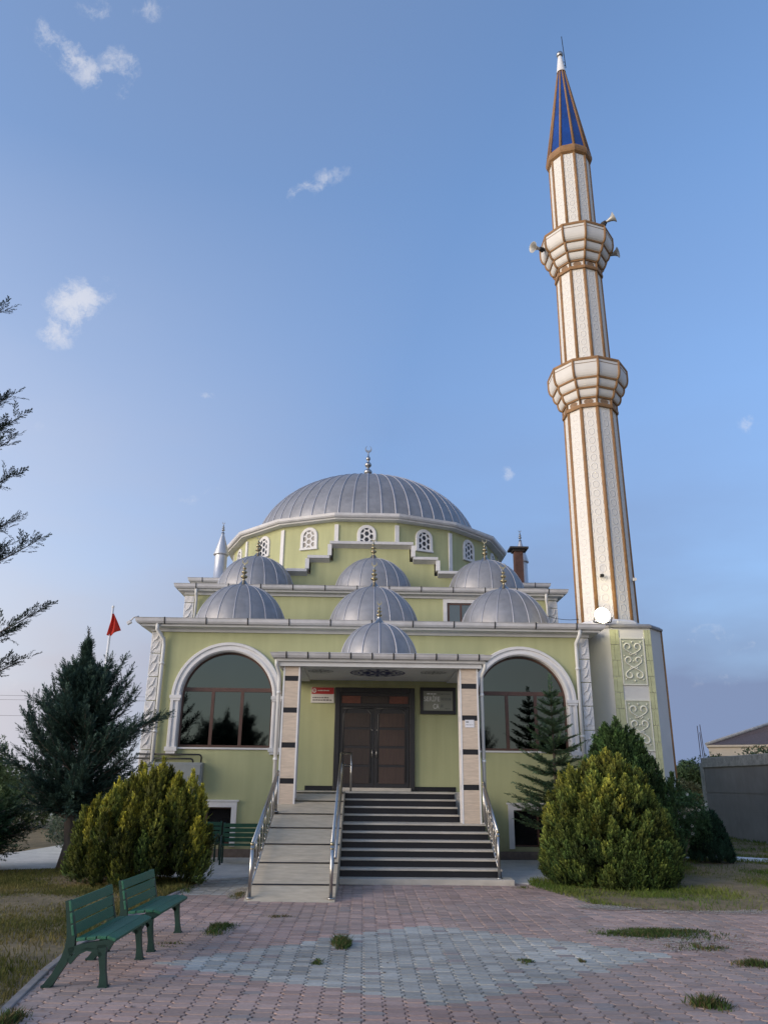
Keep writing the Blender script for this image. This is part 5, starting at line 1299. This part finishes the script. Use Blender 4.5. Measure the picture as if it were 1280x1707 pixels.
def tree_from(name, label, cat, loc, sprays, temps, cols, limbs, seed, vary=.3, crown='crown', group=None):
    t = thing(name, label, cat, loc, group=group); O, X, S = map(np.array, sprays)
    V, C = stamp(temps, O, X, S, seed, np.tile(np.array([[0,0,1.]]),(len(O),1)), None, cols[0], cols[1], vary)
    V[:,:,2] = np.maximum(V[:,:,2], .02)
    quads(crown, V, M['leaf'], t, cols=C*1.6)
    mb = MB()
    for p, r_ in limbs: mb.tube(p, r_, 8)
    mb.build('trunk', M['bark'], t); return t
def limb(p0, d, l, lift, n, rg, wob=.08):
    P = [np.array(p0, float)]; d = np.array(d, float); d /= np.linalg.norm(d)
    for i in range(n):
        d = d+np.array([0,0,lift/n])+rg.normal(size=3)*wob; d /= np.linalg.norm(d); P.append(P[-1]+d*l/n)
    return P
def sprays_on(P, rg, per, size, spread, start=.2, droop=0.0, tipup=0.0):
    O = []; X = []; S = []; n = len(P)-1
    for i in range(n):
        for k in range(per):
            f_ = (i+rg.random())/n
            if f_ < start: continue
            p = P[i]+(P[i+1]-P[i])*(f_*n-i); d = (P[i+1]-P[i]); d = d/np.linalg.norm(d)
            x = d+spread*rg.normal(size=3)*np.array([1,1,.7])+np.array([0,0,tipup-droop]); O.append(p); X.append(x); S.append(size*(1.15-.55*f_)*(.7+.6*rg.random()))
    d = P[-1]-P[-2]; O.append(P[-1]); X.append(d/np.linalg.norm(d)); S.append(size*.75)
    return O, X, S
# --- dark juniper tree on the left
rg = np.random.default_rng(201); O, X, S, LB = [], [], [], []
trunk = [np.array(p) for p in ((-6.12,17.6,0),(-6.02,17.6,.5),(-6.10,17.6,1.0),(-6.0,17.6,2.0),(-6.1,17.6,3.2),(-6.18,17.6,4.3),(-6.22,17.6,4.95))]
LB.append((trunk, [.13,.12,.11,.09,.06,.03,.008]))
def env(h): return np.interp(h, [.9,1.3,2.0,2.7,3.2,3.6,3.9,4.2,4.5,4.95], [.75,1.25,1.50,1.40,1.0,.80,.60,.32,.16,.05])
for k in range(190):
    h = 1.0+3.9*(k/190)**1.08; q = k*2.39996+rg.normal(0,.3); p0 = np.array([np.interp(h,[p[2] for p in trunk],[p[0] for p in trunk]),17.6,h*.93])
    l = env(h)*(.50+.66*rg.random()); d = np.array([math.cos(q),math.sin(q)*.9,.10+.30*rg.random()+.55*(h>3.3)+.9*(h>4.1)])
    P = limb(p0, d, l, .5, 6, rg, .09); LB.append((P, list(np.linspace(.015,.003,7)))); o, x, s = sprays_on(P, rg, 9, .34 if h < 4 else .20, .55, .18, tipup=.25); O += o; X += x; S += s
for p0, d, l, lift in (((-6.0,17.5,2.35),(1,-.1,.42),2.0,.05),((-6.0,17.5,2.6),(.9,-.1,.8),1.55,.5),((-6.1,17.4,2.2),(-.75,-.1,.85),1.75,1.0),((-6.1,17.4,2.0),(-1,-.1,.55),1.6,.9),((-6.1,17.5,2.8),(-.5,0,1),1.3,.8),((-6.05,17.5,2.9),(.6,-.1,1),1.35,.8),((-6.1,17.4,1.6),(-1,-.2,.35),1.5,.6),((-6.0,17.4,1.5),(1,-.3,.35),1.3,.4),((-6.0,17.4,1.25),(.4,-.8,.2),1.1,.2),((-6.1,17.4,1.3),(-.5,-.8,.2),1.1,.2)):
    for j in range(4):
        P = limb(np.array(p0)+rg.normal(size=3)*.10, np.array(d)+rg.normal(size=3)*.09, l*(.8+.22*rg.random()), lift, 9, rg, .05); LB.append((P, list(np.linspace(.016,.003,10)))); o, x, s = sprays_on(P, rg, 10, .30, .5, .15, tipup=.2); O += o; X += x; S += s
for zz in np.linspace(4.35,4.95,16):
    for j_ in range(3): O.append(np.array([-6.19-.05*(zz-4.3),17.6,zz])); X.append(np.array([rg.normal()*.5,rg.normal()*.5,1.0])); S.append(.24*(5.25-zz)/.9)
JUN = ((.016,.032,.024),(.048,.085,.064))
tree_from('juniper_tree', 'dark blue green juniper tree with a leaning trunk, left of the mosque', 'tree', (-6.12,17.6,0), (O,X,S), JS, JUN, LB, 31)
# --- spreading low juniper at the far left and a green tree behind
O, X, S, LB = [], [], [], []
for k in range(120):
    q = rg.random()*2*PI; h = .1+1.25*rg.random(); l = (1.25-.35*abs(h-.6))*(.7+.45*rg.random()); P = limb((-8.05+.2*math.cos(q),16.9+.2*math.sin(q),h*.75), (math.cos(q),math.sin(q),.25+.35*rg.random()), l, .05, 6, rg, .07)
    LB.append((P, list(np.linspace(.02,.005,7)))); o, x, s = sprays_on(P, rg, 7, .36, .6, .1, droop=.05); O += o; X += x; S += s
tree_from('spreading_juniper', 'low wide green juniper at the far left edge over the concrete path', 'bush', (-8.05,16.9,0), (O,X,S), JS, ((.014,.030,.012),(.032,.062,.026)), LB, 32)
shrub('green_tree', 'dull green leafy tree at the left edge behind the junipers', 'tree', (-11.2,24,0), [(-11.3,24,2.3,.9,.9,.9),(-10.7,24,1.7,.7,.7,.8),(-11.6,24,1.5,.8,.8,.9),(-10.3,23.8,1.0,.6,.6,.7)], 6000, .085, ((.028,.045,.018),(.06,.085,.04)), 74, 8)
# --- near conifer whose branch tips hang into the left edge
O, X, S, LB = [], [], [], []; rg = np.random.default_rng(207)
T0 = np.array([-2.95,4.2,0]); LB.append(([T0, T0+np.array([.02,0,2.5]), T0+np.array([0,0,4.9])], [.085,.05,.004]))
for k in range(66):
    h = 2.05+2.7*k/66; q = k*2.39996; 
    l = np.interp(h,[2.0,2.6,3.4,4.2,4.8],[.95,1.05,.95,.75,.35])*(.75+.3*rg.random())
    if math.cos(q) > -.15: l = min(l, .52/max(.2,math.cos(q)+.35))*.8
    P = limb(T0+np.array([0,0,h]), (math.cos(q),math.sin(q),.35), l, .25, 7, rg, .05); LB.append((P, list(np.linspace(.016,.003,8)))); o, x, s = sprays_on(P, rg, 7, .25, .55, .3, tipup=.1); O += o; X += x; S += s
# the branches seen against the sky, each ending where the photograph shows its tip
for (tx, tz, r0, n_s) in ((-2.19,4.50,-.10,4),(-1.97,3.74,-.35,8),(-2.03,3.88,-.25,7),(-1.93,3.37,-.3,7),(-1.76,2.99,-.38,9),(-1.90,3.10,-.3,9),(-1.97,2.80,-.3,9),(-1.65,2.60,-.42,9),(-1.72,2.34,-.30,9),(-1.80,2.50,-.3,7),(-2.02,3.02,-.3,9),(-2.0,3.62,-.3,6),(-1.93,2.95,-.15,12),(-2.0,2.88,-.25,12),(-1.97,3.06,-.2,12),(-2.05,2.72,-.3,12),(-2.08,3.15,-.1,10),(-2.02,2.44,-.25,8),(-2.1,3.80,-.1,8)):
    tip = np.array([tx-.10, 4.2+rg.normal(0,.04), tz]); a = np.array([-2.93, 4.2+rg.normal(0,.05), tz+r0]); P = [a+(tip-a)*t+np.array([0,0,.10*math.sin(PI*t)*(-1)]) for t in np.linspace(0,1,9)]
    LB.append((P, list(np.linspace(.016,.002,9)))); o, x, s = sprays_on(P, rg, n_s+3, .15, .48, .35, tipup=.22); O += o; X += x; S += s
tree_from('conifer_tree', 'conifer just off the left edge, only its feathery branch tips in view against the sky', 'tree', tuple(T0), (O,X,S), NE, ((.009,.018,.012),(.016,.032,.022)), LB, 33)
# --- conifers across the forecourt, behind the camera: they show mirrored in the arched windows
ju_ = [o for o in bpy.data.objects if o.name == 'juniper_tree'][0]
for x_, y_, s_, a_, l_ in ((-9.6,-13,1.30,2.4,'conifer mirrored low in the middle pane of the left arched window'),(-7.3,-11,1.34,4.0,'conifer mirrored in the right pane of the left arched window'),(7.6,-12,1.22,.4,'conifer mirrored in the left pane of the right arched window')):
    d_ = dup(ju_, (x_,y_,0), a_, l_); d_.scale = (s_*1.0,s_*1.0,s_); d_['group'] = 'conifers mirrored in the arched windows'
# --- young fir right of the stairs
O, X, S, LB = [], [], [], []; rg = np.random.default_rng(209); F0 = np.array([4.50,19.3,0])
LB.append(([F0, F0+np.array([.02,0,2.0]), F0+np.array([.02,0,4.05])], [.055,.035,.008]))
for lev in range(14):
    h = .75+3.25*(lev/14)**.95; rr = np.interp(h,[.7,1.4,2.4,3.3,4.0],[1.0,.98,.66,.36,.10])
    for b in range(7):
        q = b*2*PI/7+lev*.5+rg.normal(0,.12); l = rr*(.78+.3*rg.random()); P = limb(F0+np.array([.02,0,h+rg.normal(0,.03)]), (math.cos(q),math.sin(q),.02+.2*(h>2.6)), l, .35, 5, rg, .05); LB.append((P, list(np.linspace(.012,.003,6))))
        for i in range(1,6):
            p = P[i]; d = norm(P[i]-P[i-1]); sd = np.cross([0,0,1],d)
            for s_ in (-1,1):
                O.append(p-d*.05); X.append(d*.9+sd*s_*.75+rg.normal(size=3)*.1+np.array([0,0,.06])); S.append((.13+.33*l*(1-i/6.5))*(.8+.4*rg.random()))
            O.append(P[i-1]); X.append(d); S.append(l/5*2.2+.05)
            pass
O.append(F0+np.array([.02,0,3.9])); X.append(np.array([.02,0,1.])); S.append(.42); O.append(F0+np.array([.02,0,3.7])); X.append(np.array([.0,.1,1.])); S.append(.35)
tree_from('young_fir', 'young fir tree with open layered branches in front of the right window', 'tree', tuple(F0), (O,X,S), FI, ((.040,.070,.032),(.115,.175,.095)), LB, 34)
# --- background
for i_, (x_, y_, w_, h_, l_) in enumerate(((-13.8,33,2.2,1.9,'hazy green hedge tree far left, the widest of the row behind the juniper'),(-10.4,34,1.7,1.5,'low green hedge tree behind the dark juniper trunk'),(-17.5,36,2.4,2.3,'tallest hedge tree of the row at the far left'))):
    shrub('hedge_tree', l_, 'tree', (x_,y_,0), [(x_-w_*.4,y_,h_*.55,w_*.6,.8,h_*.5),(x_+w_*.4,y_,h_*.5,w_*.6,.8,h_*.48),(x_,y_,h_*.8,w_*.5,.7,h_*.35)], 3200, .13, ((.028,.042,.018),(.06,.08,.04)), 90+i_, 6, group='hedge trees in the left background')
shrub('distant_tree', 'dark green round tree far behind, between the minaret and the grey wall', 'tree', (22,55,0), [(21.9,55,2.6,.75,.7,.75),(22.5,55,2.2,.8,.7,.7),(21.4,55,2.1,.7,.7,.7),(22.9,55.2,1.8,.7,.7,.8)], 3800, .16, ((.016,.030,.012),(.04,.065,.028)), 75, 5)
shrub('distant_bush', 'dull olive bush below the distant round tree', 'bush', (19.5,50,0), [(19.2,50,1.5,.9,.6,.6),(18.4,50,1.5,.8,.6,.65),(20.0,50,1.2,.7,.6,.7)], 2400, .14, ((.035,.045,.022),(.08,.085,.045)), 76, 5)
for i, (x, y, h, l) in enumerate(((14.7,30.0,3.15,'sparse leafy shrub poking above the grey wall, the right one'),(14.5,34.0,3.0,'sparse leafy shrub poking above the grey wall, the left one'))):
    shrub('wall_shrub', l, 'bush', (x,y,0), [(x,y,h-.35,.8,.5,.4),(x+.4,y,h-.5,.7,.5,.45)], 380, .10, ((.03,.045,.02),(.07,.09,.04)), 80+i, 8, group='shrubs behind the grey wall')
